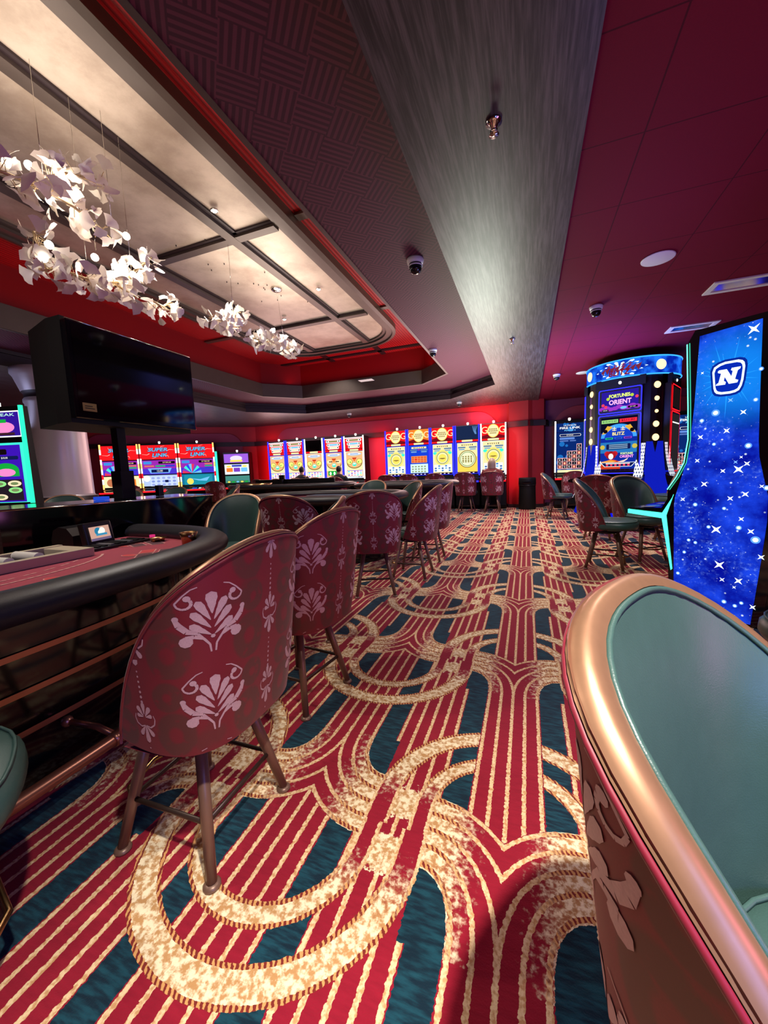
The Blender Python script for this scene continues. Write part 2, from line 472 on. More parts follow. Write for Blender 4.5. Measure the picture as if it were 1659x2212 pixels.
def slab_with_hole(outer, inner, z, mat, up=False, thick=0):
    mb = MB(); bm = mb.bm
    es = []
    for loop in (outer, inner):
        vs = [bm.verts.new((x, y, z)) for x, y in loop]
        es += [bm.edges.new((vs[i], vs[(i+1) % len(vs)])) for i in range(len(vs))]
    g = bmesh.ops.triangle_fill(bm, edges=es, use_beauty=True, use_dissolve=False, normal=(0, 0, -1 if not up else 1))
    mb.mi(mat); bmesh.ops.recalc_face_normals(bm, faces=bm.faces)
    return mb
def band_wall(loop, z0, z1, mat, mb=None, off=0.):
    mb = mb or MB(); n = len(loop)
    for i in range(n):
        a, b = loop[i], loop[(i+1) % n]
        mb.face([(a[0], a[1], z0), (b[0], b[1], z0), (b[0], b[1], z1), (a[0], a[1], z1)], mat)
    return mb
mb = slab_with_hole([(.27, YN), (.27, YF), (XL, YF), (XL, YN)], oS, ZS, M['streak'])
mb.face([(.27, YN, ZS), (.27, YF, ZS), (.27, YF, 3.2), (.27, YN, 3.2)], M['streak'])
struct(mb, 'ceiling_soffit')
# stepped dark moulding round the first recess
mb = band_wall(oS, ZS, ZS+.10, M['dtrim'])
o2 = octo(-.66, -6.84, 9.46, -2.96, 1.12)
o3 = octo(-.70, -6.80, 9.42, -2.92, 1.12)
def ring_step(a, b, z, mat, mb):
    n = len(a)
    for i in range(n):
        j = (i+1) % n
        mb.face([(*a[i], z), (*a[j], z), (*b[j], z), (*b[i], z)], mat)
mb2 = mb
ring_step(oS, oM, ZS+.10, M['dtrim'], mb2)
band_wall(oM, ZS+.10, ZM-.05, M['dtrim'], mb2); ring_step(oM, oS, ZM-.05, M['dtrim'], mb2); band_wall(oS, ZM-.05, ZM, M['dtrim'], mb2)
struct(mb2, 'trim_1')
mb = slab_with_hole(octo(-.5, -7.0, 9.62, -3.12, 1.12), oL, ZM, M['weave']); struct(mb, 'ceiling_weave')
mb = band_wall(oL, ZM, ZB, M['bronze']); ring_step(oL, oR, ZB, M['bronze'], mb); ring_step(oL, octo(-1.49, -6.01, 8.64, -2.04, .68), ZM-.004, M['bronze'], mb); struct(mb, 'trim_2')
mb = band_wall(oR, ZB, ZR, M['recessred']); struct(mb, 'wall_recess')
# tray of champagne panels in a bronze frame, with red fluted ceiling round it
def rrect(x0, y0, x1, y1, r, n=10):
    pts = []
    for cx, cy, a0 in ((x1-r, y0+r, -90), (x1-r, y1-r, 0), (x0+r, y1-r, 90), (x0+r, y0+r, 180)):
        pts += [(cx+r*cos(R(a0+90*k/n)), cy+r*sin(R(a0+90*k/n))) for k in range(n+1)]
    return pts
tO = rrect(-5.22, -1.25, -2.28, 7.85, .95); tI = rrect(-4.98, -1.0, -2.52, 7.62, .72)
tM = rrect(-5.16, -1.19, -2.34, 7.79, .89); tN = rrect(-5.04, -1.06, -2.46, 7.68, .78)
mb = MB(); mb.face([(x, y, ZR) for x, y in reversed([(-6.03, -2.06), (-1.47, -2.06), (-1.47, 8.66), (-6.03, 8.66)])], M['flute']); struct(mb, 'ceiling_red')
def rings(specs, mat, mb=None, closed=True):
    mb = mb or MB()
    for (a, za), (b, zb) in zip(specs, specs[1:]):
        n = len(a)
        for i in range(n):
            j = (i+1) % n
            f = mb.face([(*a[i], za), (*a[j], za), (*b[j], zb), (*b[i], zb)], mat)
    bmesh.ops.remove_doubles(mb.bm, verts=mb.bm.verts, dist=1e-5)
    bmesh.ops.recalc_face_normals(mb.bm, faces=mb.bm.faces)
    return mb
mb = rings([(tO, ZR), (tO, ZR-.10), (tM, ZR-.11), (tM, ZR-.08), (tN, ZR-.08), (tN, ZR-.05), (tI, ZR-.05), (tI, ZR-.02)], M['bronze'])
struct(mb, 'trim_3')
mb = MB(); mb.face([(x, y, ZR-.02) for x, y in reversed(tI)], M['leaf']); struct(mb, 'ceiling_panel')
mb = MB()
for x in (-3.10, -4.40):
    mb.box((x-.055, -.98, ZR-.07), (x+.055, 7.6, ZR-.021), M['bronze']); mb.box((x+.055, -.98, ZR-.04), (x+.10, 7.6, ZR-.021), M['dtrim'])
for y in (1.25, 3.78, 6.28):
    mb.box((-4.97, y-.05, ZR-.068), (-2.53, y+.05, ZR-.022), M['bronze']); mb.box((-4.97, y-.085, ZR-.04), (-2.53, y-.05, ZR-.022), M['dtrim'])
    for x0, x1 in ((-6.0, -5.23), (-2.27, -1.5)): mb.box((x0, y-.05, ZR-.03), (x1, y+.05, ZR-.001), M['bronze'])
for x in (-3.10, -4.40): mb.box((x-.05, 7.86, ZR-.03), (x+.05, 8.63, ZR-.001), M['dtrim'])
mb.box((-5.97, 8.02+.3, ZR-.03), (-1.53, 8.42, ZR-.001), M['dtrim'])
struct(mb, 'trim_4')
# tiled ceiling to the right of the beam
mb = MB(); mb.face([(.27, YN, 2.8), (.27, YF, 2.8), (XR, YF, 2.8), (XR, YN, 2.8)], M['tiles']); struct(mb, 'ceiling_tiles')

# walls
def wall_strip(mb, a, b, z0, z1, mat):
    mb.face([(a[0], a[1], z0), (b[0], b[1], z0), (b[0], b[1], z1), (a[0], a[1], z1)], mat)
WY = 11.06
mb = MB(); wall_strip(mb, (-8.75, WY), (-.46, WY), 0, 3.0, M['redwall']); struct(mb, 'wall_far')
def arch_panel(a, b, z1, r, mat, name, depth=.05, z0=0.0):
    """raised panel with round upper corners, its foot on a..b"""
    a = Vector((a[0], a[1], 0)); b = Vector((b[0], b[1], 0)); L = (b-a).length; u = (b-a)/L; nrm = Vector((u.y, -u.x, 0))
    prof = [(0, z0), (L, z0)] + [(L-r+r*cos(R(90*k/8)), z1-r+r*sin(R(90*k/8))) for k in range(9)] + [(r-r*cos(R(90-90*k/8)), z1-r+r*sin(R(90-90*k/8))) for k in range(9)]
    mb = MB(); F = [a+u*x+nrm*depth+Vector((0, 0, z)) for x, z in prof]; B = [a+u*x+Vector((0, 0, z)) for x, z in prof]
    mb.face(F, mat)
    for i in range(len(F)):
        j = (i+1) % len(F); mb.face([F[i], B[i], B[j], F[j]], M['redwall'])
    return struct(mb, name)
arch_panel((-7.9, WY), (-.75, WY), 2.62, .55, M['plumwall'], 'wall_panel')
mb = MB()
wall_strip(mb, (-13.15, 7.7), (-8.75, WY), 0, 3.0, M['redwall']); struct(mb, 'wall_angled')
arch_panel((-12.75, 8.01), (-9.1, 10.79), 2.55, .5, M['plumwall'], 'wall_panel')
mb = MB(); wall_strip(mb, (-13.15, YN), (-13.15, 7.7), 0, 3.0, M['redwall']); struct(mb, 'wall_left')
arch_panel((-13.15, 1.5), (-13.15, 6.8), 2.5, .5, M['plumwall'], 'wall_panel')
mb = MB(); wall_strip(mb, (.45, 11.35), (XR, 11.35), 0, 3.0, M['purple']); struct(mb, 'wall_back')
arch_panel((.62, 11.35), (4.6, 11.35), 2.6, .6, M['plumwall'], 'wall_panel')
mb = MB(); wall_strip(mb, (XR, YF), (XR, YN), 0, 3.0, M['redwall']); struct(mb, 'wall_right')
mb = MB(); wall_strip(mb, (XR, YN), (-13.15, YN), 0, 3.0, M['redwall']); struct(mb, 'wall_near')
# red pier at the end of the aisle
mb = MB(); mb.prism([(-.47, 11.05), (-.46, 10.86), (.02, 10.78), (.12, 10.86), (.40, 10.95), (.46, 11.4), (-.47, 11.4)], 0, 3.0, M['redwall']); struct(mb, 'column_pier')
def rail_band(pts, name, z0=2.14, z1=2.27, d=.05):
    mb = MB()
    for a, b in zip(pts, pts[1:]):
        a = Vector((*a, 0)); b = Vector((*b, 0)); u = (b-a).normalized(); n = Vector((u.y, -u.x, 0))*d
        for q0, q1 in ((z0, z1),):
            P = [a+n, b+n, b, a]
            for quad in ([P[0]+Vector((0, 0, q0)), P[1]+Vector((0, 0, q0)), P[1]+Vector((0, 0, q1)), P[0]+Vector((0, 0, q1))],
                         [P[0]+Vector((0, 0, q1)), P[1]+Vector((0, 0, q1)), P[2]+Vector((0, 0, q1)), P[3]+Vector((0, 0, q1))],
                         [P[3]+Vector((0, 0, q0)), P[2]+Vector((0, 0, q0)), P[1]+Vector((0, 0, q0)), P[0]+Vector((0, 0, q0))]):
                mb.face(quad, M['dtrim'])
    return struct(mb, name)
rail_band([(-12.75, 8.0), (-8.77, WY-.03), (-.49, WY-.03), (-.48, 10.84), (.02, 10.76), (.12, 10.84), (.42, 10.93), (.48, 11.32), (XR, 11.33)], 'trim_5', 2.12, 2.26, .07)
rail_band([(-13.1, 7.73), (-8.75, WY-.02), (-.49, WY-.02), (-.48, 10.84), (.02, 10.76), (.40, 10.93), (.48, 11.32), (XR, 11.33)], 'baseboard_far', 0, .09, .02)

# ------------------------------------------------------------------ chair
HM = R(102)
def rimz(th): return .432+.51*max(0., 1-(abs(th)/HM)**2.6)
def shellP(th, z, off=0.):
    """point on the tub shell; th = 0 at the back, chair faces +x"""
    k = (z-.40)/.53
    r = .265*(.84+.17*min(1, max(0, k)**.7)) + off
    ex = 3.2
    ca, sa = cos(th), sin(th); q = (abs(ca)**ex+abs(sa)**ex)**(-1/ex)
    x = -r*ca*q*1.0; y = r*sa*q
    x -= .025*max(0, k)*max(0, ca)
    return Vector((x+.0, y, z))
def lo(th): return .405+.03*(abs(th)/HM)**6
def outerP(i, j, nu=41, nv=11, off=0.):
    th = -HM+2*HM*i/(nu-1); v = j/(nv-1); z = lo(th)+(rimz(th)-lo(th))*v
    return shellP(th, z, off)
RS = .285    # metres of cloth per radian
def leaf(cx, cy, ang, L, W, n=10):
    """an obovate leaf as a strip of narrow quads"""
    ca, sa = cos(R(ang)), sin(R(ang)); up = []; dn_ = []
    for k in range(n+1):
        t = k/n; w = W*.56*(t**.85)*(1-t**7)**.5*(1+.07*sin(t*21))+.0006; x = L*t
        up.append((cx+x*ca-w*sa, cy+x*sa+w*ca)); dn_.append((cx+x*ca+w*sa, cy+x*sa-w*ca))
    return [[dn_[k], dn_[k+1], up[k+1], up[k]] for k in range(n)]
def strokep(pts, ws):
    out = []
    for i in range(len(pts)-1):
        a, b = Vector(pts[i]), Vector(pts[i+1]); d = (b-a).normalized(); n = Vector((-d.y, d.x))
        out.append([tuple(a-n*ws[i]/2), tuple(b-n*ws[i+1]/2), tuple(b+n*ws[i+1]/2), tuple(a+n*ws[i]/2)])
    return out
def disc(cx, cy, r, n=9): return [(cx+r*cos(2*PI*k/n), cy+r*sin(2*PI*k/n)) for k in range(n)]
def curl(x0, y0, x1, y1, s, w, turns=1.35, r=.02):
    """thin tail running into a round volute"""
    pts = [(x0, y0), (x0+(x1-x0)*.3, y0+(y1-y0)*.12), (x0+(x1-x0)*.65, y0+(y1-y0)*.5), (x1, y1)]
    c = (x1-s*r, y1)
    for k in range(1, 8): a = -k/7*PI*turns; pts.append((c[0]+s*r*cos(a)*(1-.06*k), c[1]+r*sin(a)*(1-.06*k)))
    ws = [w*.3+w*.7*k/(len(pts)-1) for k in range(len(pts))]
    return strokep(pts, ws)+[disc(pts[-1][0], pts[-1][1]+.001, w*.95)]
def damask_tile():
    P = []
    # acanthus fan
    P += leaf(0, .040, 90, .050, .024)
    for s in (1, -1):
        P += leaf(s*.003, .026, 90-s*26, .052, .0175); P += leaf(s*.003, .008, 90-s*38, .052, .0175); P += leaf(s*.003, -.008, 90-s*50, .046, .0165)
        P += strokep([(s*.004, -.048), (s*.006, -.030), (s*.016, -.014), (s*.032, -.006), (s*.046, -.008)], [.003, .004, .005, .008, .012])
        P.append(disc(s*.046, -.016, .0125))
        P += strokep([(s*.010, -.022), (s*.026, .000), (s*.044, .008), (s*.056, .022), (s*.062, .036)], [.003, .006, .012, .013, .008])
        P.append(disc(s*.061, .038, .006))
        P += curl(s*.022, .104, s*.060, .072, s, .007, r=.016)
    P.append(disc(0, -.012, .0045, 6))
    # pendant drop half a repeat across
    X, Y0 = .19, -.012
    for k in range(7): P.append(disc(X, Y0+.048+k*.0125, .0042-.0003*k, 7))
    P += (leaf(X, Y0+.016, 90, .030, .014))
    for s in (1, -1):
        P += (leaf(X+s*.003, Y0+.012, 90-s*38, .030, .014)); P += (leaf(X+s*.004, Y0+.010, 90-s*80, .022, .011))
        P += strokep([(X+s*.002, Y0-.012), (X+s*.016, Y0-.016), (X+s*.030, Y0-.008), (X+s*.034, Y0+.006), (X+s*.030, Y0+.016)], [.003, .004, .004, .003, .002])
        P += (leaf(X+s*.003, Y0-.014, -90+s*40, .032, .014))
    P += (leaf(X, Y0-.012, -90, .046, .018))
    return P
TILE = damask_tile()
TILE += [[(x-.38, y) for x, y in p] for p in TILE if min(q[0] for q in p) > .10]
def make_chair(label, group, deep, detail=True):
    t = thing('upholstered_chair', label, 'chair', group=group)
    mb = MB(); NU, NV = 41, 11
    mb.grid(lambda i, j: outerP(i, j), NU, NV, M['damask'], uvf=lambda i, j: ((-HM+2*HM*i/(NU-1))*RS, lo(0)+(rimz(-HM+2*HM*i/(NU-1))-lo(0))*j/(NV-1)), flip=True)
    # underside of the tub
    ring = [shellP(-HM+2*HM*i/20, .405) for i in range(21)]
    mb.face(ring, M['damask'])
    if detail:
        for cu in (-.19, .19):
            for cv in (.305, .52, .735, .95):
                for p in TILE:
                    q = [(x*(1.24 if abs(x) < .09 else 1.)+cu, y*1.10+cv) for x, y in p]; okk = True; pts = []
                    for u, z in q:
                        th = u/RS
                        if abs(th) > HM*.985 or z < lo(th)+.006 or z > rimz(th)-.012: okk = False; break
                        pts.append(shellP(th, z, .0007))
                    if okk: mb.face(list(reversed(pts)), M['motif'])
    mb.build('shell', t)
    # inner padding
    def inP(i, j):
        th = (-HM+2*HM*i/32)*.97; v = j/8; zt = rimz(th)-.014; z = .44+(zt-.44)*v
        if zt < .46: z = .44+(zt-.44)*v
        return shellP(th, z, -.056+.022*v**6-.008*sin(PI*v))
    mb = MB(); mb.grid(inP, 33, 9, M['leather']); mb.build('inner_back', t)
    # copper rim along the top edge, with a cloth piping outside it
    def edge(off, dz, n=45): return [shellP(-HM+2*HM*i/(n-1), rimz(-HM+2*HM*i/(n-1))+dz, off) for i in range(n)]
    mb = MB()
    A, B = edge(.002, -.006), edge(-.032, -.008)
    def rimP(i, j):
        a, b = A[i], B[i]; s = j/6
        return a.lerp(b, s)+Vector((0, 0, .012*sin(PI*s)))
    mb.grid(rimP, 45, 7, M['rim'])
    mb.build('rim', t, label='copper coloured rim')
    mb = MB(); mb.tube(edge(.003, -.013), .0038, M['damask'], 6); mb.build('piping', t)
    mb = MB(); mb.tube(edge(-.034, -.012), .004, M['leather'], 6); mb.build('inner_piping', t)
    # seat
    SXc, SXs, SYs = (.065, 1., 1.) if deep else (-.04, .78, .88)
    mb = MB(); mb.lathe([(0, .415), (.20, .418), (.232, .428), (.243, .452), (.240, .482), (.222, .503), (.18, .512), (.1, .517), (0, .519)], M['leather'], 36, (SXc, 0, 0), sup=2.6, sx=SXs, sy=SYs)
    s = mb.build('seat', t)
    mb = MB(); k = []
    for i in range(36):
        a = 2*PI*i/36; q = (abs(cos(a))**2.6+abs(sin(a))**2.6)**(-1/2.6); k.append((SXc+SXs*.226*q*cos(a), SYs*.226*q*sin(a), .505))
    mb.tube(k, .004, M['leather'], 5, closed=True); mb.build('seat_piping', s)
    mb = MB(); mb.lathe([(0, .372), (.11, .372), (.135, .385), (.135, .414), (0, .414)], M['matt'], 24, (.02, 0, 0)); mb.build('swivel_plate', t)
    for sx in (-1, 1):
        for sy in (-1, 1):
            a = Vector((.02+sx*.095, sy*.095, .375)); b = Vector((.02+sx*.168, sy*.168, .012))
            mb = MB(); mb.tube([a, a.lerp(b, .5), b], [.0175, .0165, .0145], M['leg'], 10); l = mb.build('leg', t)
            mb = MB(); mb.lathe([(0, 0), (.024, 0), (.024, .006), (.017, .013), (0, .014)], M['leg'], 12, (b.x, b.y, 0)); mb.build('foot', l)
    mb = MB(); r = .142; c = .02
    mb.tube([(c+r, -r, .155), (c+r, r, .155), (c-r, r, .155), (c-r, -r, .155)], .0085, M['dkbrass'], 8, closed=True)
    mb.tube([(c+r, -r*.98, .155), (c+r+.05, -r*.8, .150), (c+r+.085, 0, .148), (c+r+.05, r*.8, .150), (c+r, r*.98, .155)], .0085, M['brass'], 8)
    mb.build('footrest', t, label='bent metal footrest bar')
    return t
GT, GS = 'chairs round the gaming tables', 'chairs in front of the slot machines'
LR = [ # x, y, heading, label, group
 (-.95, .86, 181, 'crimson damask chair nearest the camera on the left, at the near card table', GT),
 (-1.06, 1.58, 172, 'damask chair directly behind the nearest left chair, second along the card table', GT),
 (-1.42, 2.22, 205, 'chair seen edge on between the second damask chair and the one facing away', GT),
 (-2.42, 2.62, 285, 'green leather chair facing the camera at the rounded far end of the near card table', GT),
 (-1.86, 2.82, 96, 'damask chair turned away, just right of the pale green chair back', GT),
 (-1.30, 3.18, 112, 'damask chair with its whole back to the camera and legs on the aisle carpet', GT),
 (-1.10, 3.80, 180, 'damask chair in side view beyond the one with its back to the camera', GT),
 (-1.12, 4.55, 182, 'last damask chair of the aisle row, half hidden behind the chair before it', GT),
 (-1.66, 5.10, 222, 'green leather chair turned to the left between two damask chairs of the aisle row', GT),
 (-2.62, 6.35, 272, 'green leather chair facing the camera beyond the damask chair turned away', GT),
 (-5.72, 3.22, 318, 'green chair behind the left end of the black pit stand', GT),
 (-6.30, 4.45, 290, 'green chair just left of the television post', GT),
 (-6.40, 5.45, 285, 'green chair just right of the television post', GT),
 (-5.60, 6.00, 232, 'green chair above the right corner of the black pit stand', GT),
 (-4.12, 1.98, 100, 'dark damask chair at the left edge, beside the black pit stand', GT),
 (.76, 4.56, -14, 'green chair in side view on the open carpet, its dark damask shell to the left', GS),
 (1.20, 5.05, -60, 'green chair behind the lit button deck of the starry machine', GS),
 (.56, 8.60, -14, 'small green chair in side view beside the waste bin', GS),
 (.352, .422, -29.6, 'large green chair with a copper rim in the right foreground', GS),
 (.98, 6.25, 70, 'dark damask chair in front of the round blue game tower', GS),
 (1.00, 9.90, 90, 'damask chair in front of the blue bingo style machine by the wall', GS),
 (-1.22, .20, 58, 'chair at the left edge whose green seat corner shows before the black table base', GS),
]
chair0 = chair1 = None
for i, (x, y, h, lb, g) in enumerate(LR):
    if i == 0:
        chair0 = make_chair(lb, g, False); chair0.location = (x, y, 0); chair0.rotation_euler = (0, 0, R(h))
    elif g == GS and chair1 is None:
        chair1 = make_chair(lb, g, True); chair1.location = (x, y, 0); chair1.rotation_euler = (0, 0, R(h))
    else: dup(chair1 if g == GS else chair0, (x, y, 0), R(h), lb, g)
for x, lb in ((-7.55, 'first damask slot chair from the left before the five red machines'), (-6.85, 'second damask slot chair before the left five red machines'),
              (-6.22, 'damask slot chair of the dark haired person leaning to the right'), (-5.55, 'damask slot chair between the two dark haired people'), (-4.98, 'damask slot chair holding the dark haired person sitting upright'),
              (-3.45, 'first damask slot chair from the left before the gold circle machines'), (-2.85, 'second damask slot chair before the gold circle machines'), (-2.18, 'third damask slot chair before the gold circle machines'),
              (-1.43, 'damask slot chair with four clear legs, left of the blond woman'), (-.80, 'damask slot chair the blond woman sits on')):
    dup(chair1, (x, 9.72, 0), R(90+random.uniform(-5, 5)), lb, GS, 1.06)
for x, y, h, lb in ((-8.3, 8.6, 125, 'damask slot chair before the small purple topped machine'), (-10.4, 7.7, 122, 'damask slot chair before the right hand red link machine')):
    dup(chair1, (x, y, 0), R(h), lb, GS, 1.06)
dup(chair1, (1.95, 6.1, 0), R(200), 'tall dark green chair back showing between the red edged screen and the starry machine', GS, 1.28)

# ------------------------------------------------------------------ near card table
TC, TA, TB, TN = (-2.85, .60), 1.36, 1.60, 3.2
FZ = .678
def tout(a, off=0.):
    ca, sa = cos(a), sin(a); q = (abs(ca)**TN+abs(sa)**TN)**(-1/TN)
    return Vector((TC[0]+(TA+off)*q*ca, TC[1]+(TB+off)*q*sa, 0))
tab = thing('card_table', 'dark card table with red felt and padded black rail at the left', 'card table', (0, 0, 0))
AR = [R(-91+182*k/96) for k in range(97)]
mb = MB(); mb.tube([tout(a, -.085)+Vector((0, 0, .704)) for a in AR], .095, M['rail'], 14, rz=.62); mb.build('padded_rail', tab)
mb = MB(); P = [tout(a, -.15) for a in AR]
mb.face([(p.x, p.y, FZ) for p in P], M['felt'])
mb.prism([(p.x, p.y) for p in P], .62, FZ-.001, M['matt'])
felt = mb.build('felt', tab)
# printed layout on the felt
pr = Panel((0, 0, FZ+.0015), (0, 1, 0), (-1, 0, 0), .0006)    # u = +y, v = -x
def fp(x, y): return (y, -x)
def fpoly(pts, m, l=1): pr.poly([fp(x, y) for x, y in pts], m, l)
for k in range(7):
    a = R(-66+22*k); c = tout(a, -.34); n = Vector((cos(a), sin(a), 0)); tq = Vector((-n.y, n.x, 0))
    for (dn, dt, w, h, mt) in ((.04, -.075, .10, .07, 'ink_dark'), (.04, .045, .10, .07, 'ink_dark'), (-.06, .08, .10, .07, 'ink_red'), (-.06, -.05, .10, .07, 'ink_dark')):
        q = c+n*dn+tq*dt
        for gi, (gw, mm) in enumerate(((.006, 'ink_light'), (0, mt))):
            pts = [q+n*(s1*(h/2+gw))+tq*(s2*(w/2+gw)) for s1, s2 in ((-1, -1), (-1, 1), (1, 1), (1, -1))]
            fpoly([(p.x, p.y) for p in pts], M[mm], 1+gi)
    q = c-n*.14
    fpoly([(q.x+.05*cos(2*PI*i/16), q.y+.03*sin(2*PI*i/16)) for i in range(16)], M['ink_light'], 1)
    fpoly([(q.x+.046*cos(2*PI*i/16), q.y+.026*sin(2*PI*i/16)) for i in range(16)], M['ink_red'], 2)
for off, w in ((-.60, .006), (-.68, .004)):
    for k in range(90):
        if off < -.65 and k % 3 == 2: continue
        a0 = R(-80+160*k/90); a1 = R(-80+160*(k+.82)/90)
        P0, P1, P2, P3 = tout(a0, off-w), tout(a0, off+w), tout(a1, off+w), tout(a1, off-w)
        if max(p.x for p in (P0, P1, P2, P3)) < -2.32: continue
        fpoly([(p.x, p.y) for p in (P0, P1, P2, P3)], M['ink_light'], 1)
pr.build('layout_print', felt)
mb = MB(); BI = [tout(a, -.20) for a in AR]
mb.grid(lambda i, j: (BI[i].x, BI[i].y, (.0, .65)[j]), 97, 2, M['gloss'])
mb.build('base', tab)
for z in (.50, .36, .215):
    mb = MB(); Q = [tout(a, -.196)+Vector((0, 0, z)) for a in AR]
    def sp(i, j): return Q[i]+Vector((cos(AR[i])*.004, sin(AR[i])*.004, (-.011, .011)[j]))
    mb.grid(sp, 97, 2, M['copper']); mb.build('copper_strip', tab, label='copper inlay strip')
mb = MB(); FR = [tout(a, .02)+Vector((0, 0, .125)) for a in AR[8:89]]; mb.tube(FR, .024, M['copper'], 10); fr = mb.build('foot_rail', tab, label='copper foot rail')
for k in (22, 33, 44, 54, 64, 76):
    a = AR[k]; p0 = tout(a, -.20)+Vector((0, 0, .17)); p1 = tout(a, .02)+Vector((0, 0, .125))
    mb = MB(); mb.tube([p0, p0.lerp(p1, .6)+Vector((0, 0, .015)), p1], .012, M['copper'], 8); mb.sphere(p0, .022, M['copper'], 10); mb.lathe([(.026, -.03), (.029, -.012), (.026, 0), (.029, .012), (.026, .03)], M['copper'], 12, M=Matrix.Translation(p1) @ Matrix.Rotation(a+PI/2, 4, 'Z') @ Matrix.Rotation(PI/2, 4, 'Y'))
    mb.build('bracket', fr)
mb = MB(); mb.box((-2.93, -.80, .0), (-2.86, 2.0, .66), M['gloss']); mb.build('dealer_side_panel', tab)
# things on the near table
def cup(x, y, lb, z=FZ+.002, h=.055):
    mb = MB(); mb.lathe([(.040, 0), (.042, h*.55), (.055, h), (.050, h), (.038, h*.5), (.036, .006), (0, .006)], M['brass'], 20, (x, y, z))
    return tag(mb.build('cup_holder'), lb, 'cup holder', 'brass cup holders of the near card table')
cup(-2.0, 1.81, 'tall brass cup holder by the rounded rail end of the near card table', FZ+.002, .085)
cup(-2.38, 1.90, 'low brass cup ring at the far tip of the near card table', FZ+.002, .025)
mb = MB(); mb.box((-2.39, -.3, FZ+.002), (-2.34, 1.46, FZ+.050), M['cream'], bev=.004); mb.box((-2.66, -.3, FZ+.002), (-2.62, 1.46, FZ+.055), M['cream'], bev=.004)
mb.box((-2.62, 1.36, FZ+.002), (-2.39, 1.46, FZ+.050), M['cream'], bev=.004); mb.box((-2.63, -.3, FZ+.0015), (-2.37, 1.38, FZ+.015), M['matt'])
tr = mb.build('chip_tray'); tag(tr, 'beige chip tray on the dealer side of the near card table', 'chip tray')
cc = [(srgb(60, 60, 200), 'blue'), (srgb(220, 120, 190), 'pink'), (srgb(80, 200, 190), 'aqua'), (srgb(40, 150, 90), 'green'), (srgb(230, 226, 214), 'white')]
for k in range(10):
    y = .10+k*.125; cl, nm = cc[(k//2) % 5]; mm = pbr('chip_'+nm, cl, .5)
    mb = MB(); mb.lathe([(.024, -.10)]+[q for i in range(14) for q in ((.024, -.10+.0143*i), (.0232, -.10+.0143*i+.007))]+[(.024, .10)], mm, 14, M=Matrix.Translation((-2.505, y, FZ+.041)) @ Matrix.Rotation(PI/2, 4, 'Y'))
    tag(mb.build('chip_row'), '%s casino chips laid in a row in the beige tray, %s of its kind' % (nm, ('nearer row', 'farther row')[k % 2]), 'chips', 'chip rows in the tray')
dv = thing('card_shuffler', 'black card shuffler with a small lit display behind the red felt', 'card shuffler', (-2.76, 1.66, FZ+.001), R(12))
mb = MB(); mb.prism([(-.12, 0), (.04, 0), (.04, .08), (.0, .13), (-.06, .14), (-.10, .12), (-.12, .06)], -.17, .02, M['black'], 'x'); mb.bm.transform(Matrix.Rotation(R(-90), 4, 'Z') @ Matrix.Translation((.06, -.03, 0))); mb.build('body', dv)
mb = MB(); mb.box((-.02, -.105, .0), (.025, .105, .16), M['black'], Matrix.Translation((.10, .02, 0)) @ Matrix.Rotation(R(-10), 4, 'Y'), bev=.010); h = mb.build('display_housing', dv)
p = Panel((.1128, .02, .085), (0, 1, 0), (-.176, 0, 1)); p.rect(-.075, -.046, .075, .046, ems(216, 168, 150, .9)); p.rect(-.075, -.046, .075, -.030, ems(120, 104, 140, .8), 2)
p.circ(-.015, .013, .026, ems(40, 130, 170, .9), 3); p.circ(.015, .015, .022, ems(250, 250, 240, 1.), 4); p.circ(-.004, .004, .016, ems(245, 245, 235, 1), 5); p.rect(-.038, -.016, .045, -.002, ems(60, 150, 190, .9), 6)
p.build('display', dv)
mb = MB(); mb.box((-2.66, 1.50, FZ+.002), (-2.46, 1.92, FZ+.018), M['black'], bev=.005)
for k in range(9): mb.box((-2.64, 1.53+k*.042, FZ+.018), (-2.49, 1.53+k*.042+.022, FZ+.025), M['grey'] if k % 3 == 0 else M['matt'])
tag(mb.build('discard_holder'), 'flat black card holder lying just beyond the end of the beige tray', 'card holder')
mb = MB(); mb.lathe([(0, 0), (.018, 0), (.018, .03), (0, .03)], ems(250, 60, 140, .6), 12, (-2.52, 1.97, FZ+.002)); tag(mb.build('table_marker'), 'small pink marker beside the brass cup ring', 'marker')

# ------------------------------------------------------------------ black pit stand, television
st = thing('pit_stand', 'long black stand behind the near card table, carrying the television post', 'stand', (0, 0, 0))
a, b = Vector((-3.15, 1.42, 0)), Vector((-2.78, 2.82, 0)); n = Vector((-(b-a).y, (b-a).x, 0)).normalized()*.62
mb = MB(); mb.prism([tuple(q)[:2] for q in (a, b, b+n, a+n)], 0, .93, M['gloss']); mb.build('cabinet', st)
mb = MB(); mb.prism([tuple(q)[:2] for q in (a-n*.03, b-n*.03, b+n*1.03, a+n*1.03)], .93, .948, M['tvframe']); mb.build('worktop', st)
mb = MB(); mb.tube([a-n*.035+Vector((0, 0, .94)), b-n*.035+Vector((0, 0, .94))], .006, M['chrome'], 6); mb.build('edge_strip', st, label='bright metal edge strip')
tv = thing('television_post', 'big dark television in a black housing on a black post', 'television', (-3.30, 2.36, .948))
mb = MB(); mb.box((-.06, -.06, 0), (.06, .06, .24), M['matt'], bev=.005); mb.build('post_base', tv)
mb = MB(); mb.box((-.038, -.038, .22), (.038, .038, .70), M['matt'], bev=.004); mb.build('post', tv)
mb = MB(); mb.prism([(-.02, -.44), (.14, -.44), (.14, .64), (-.02, .64), (-.42, .50), (-.42, -.34)], .60, 1.36, M['matt']); mb.build('housing', tv)
mb = MB(); mb.box((.14, -.44, .63), (.20, .66, 1.33), M['tvframe'], bev=.008); sc = mb.build('screen_frame', tv)
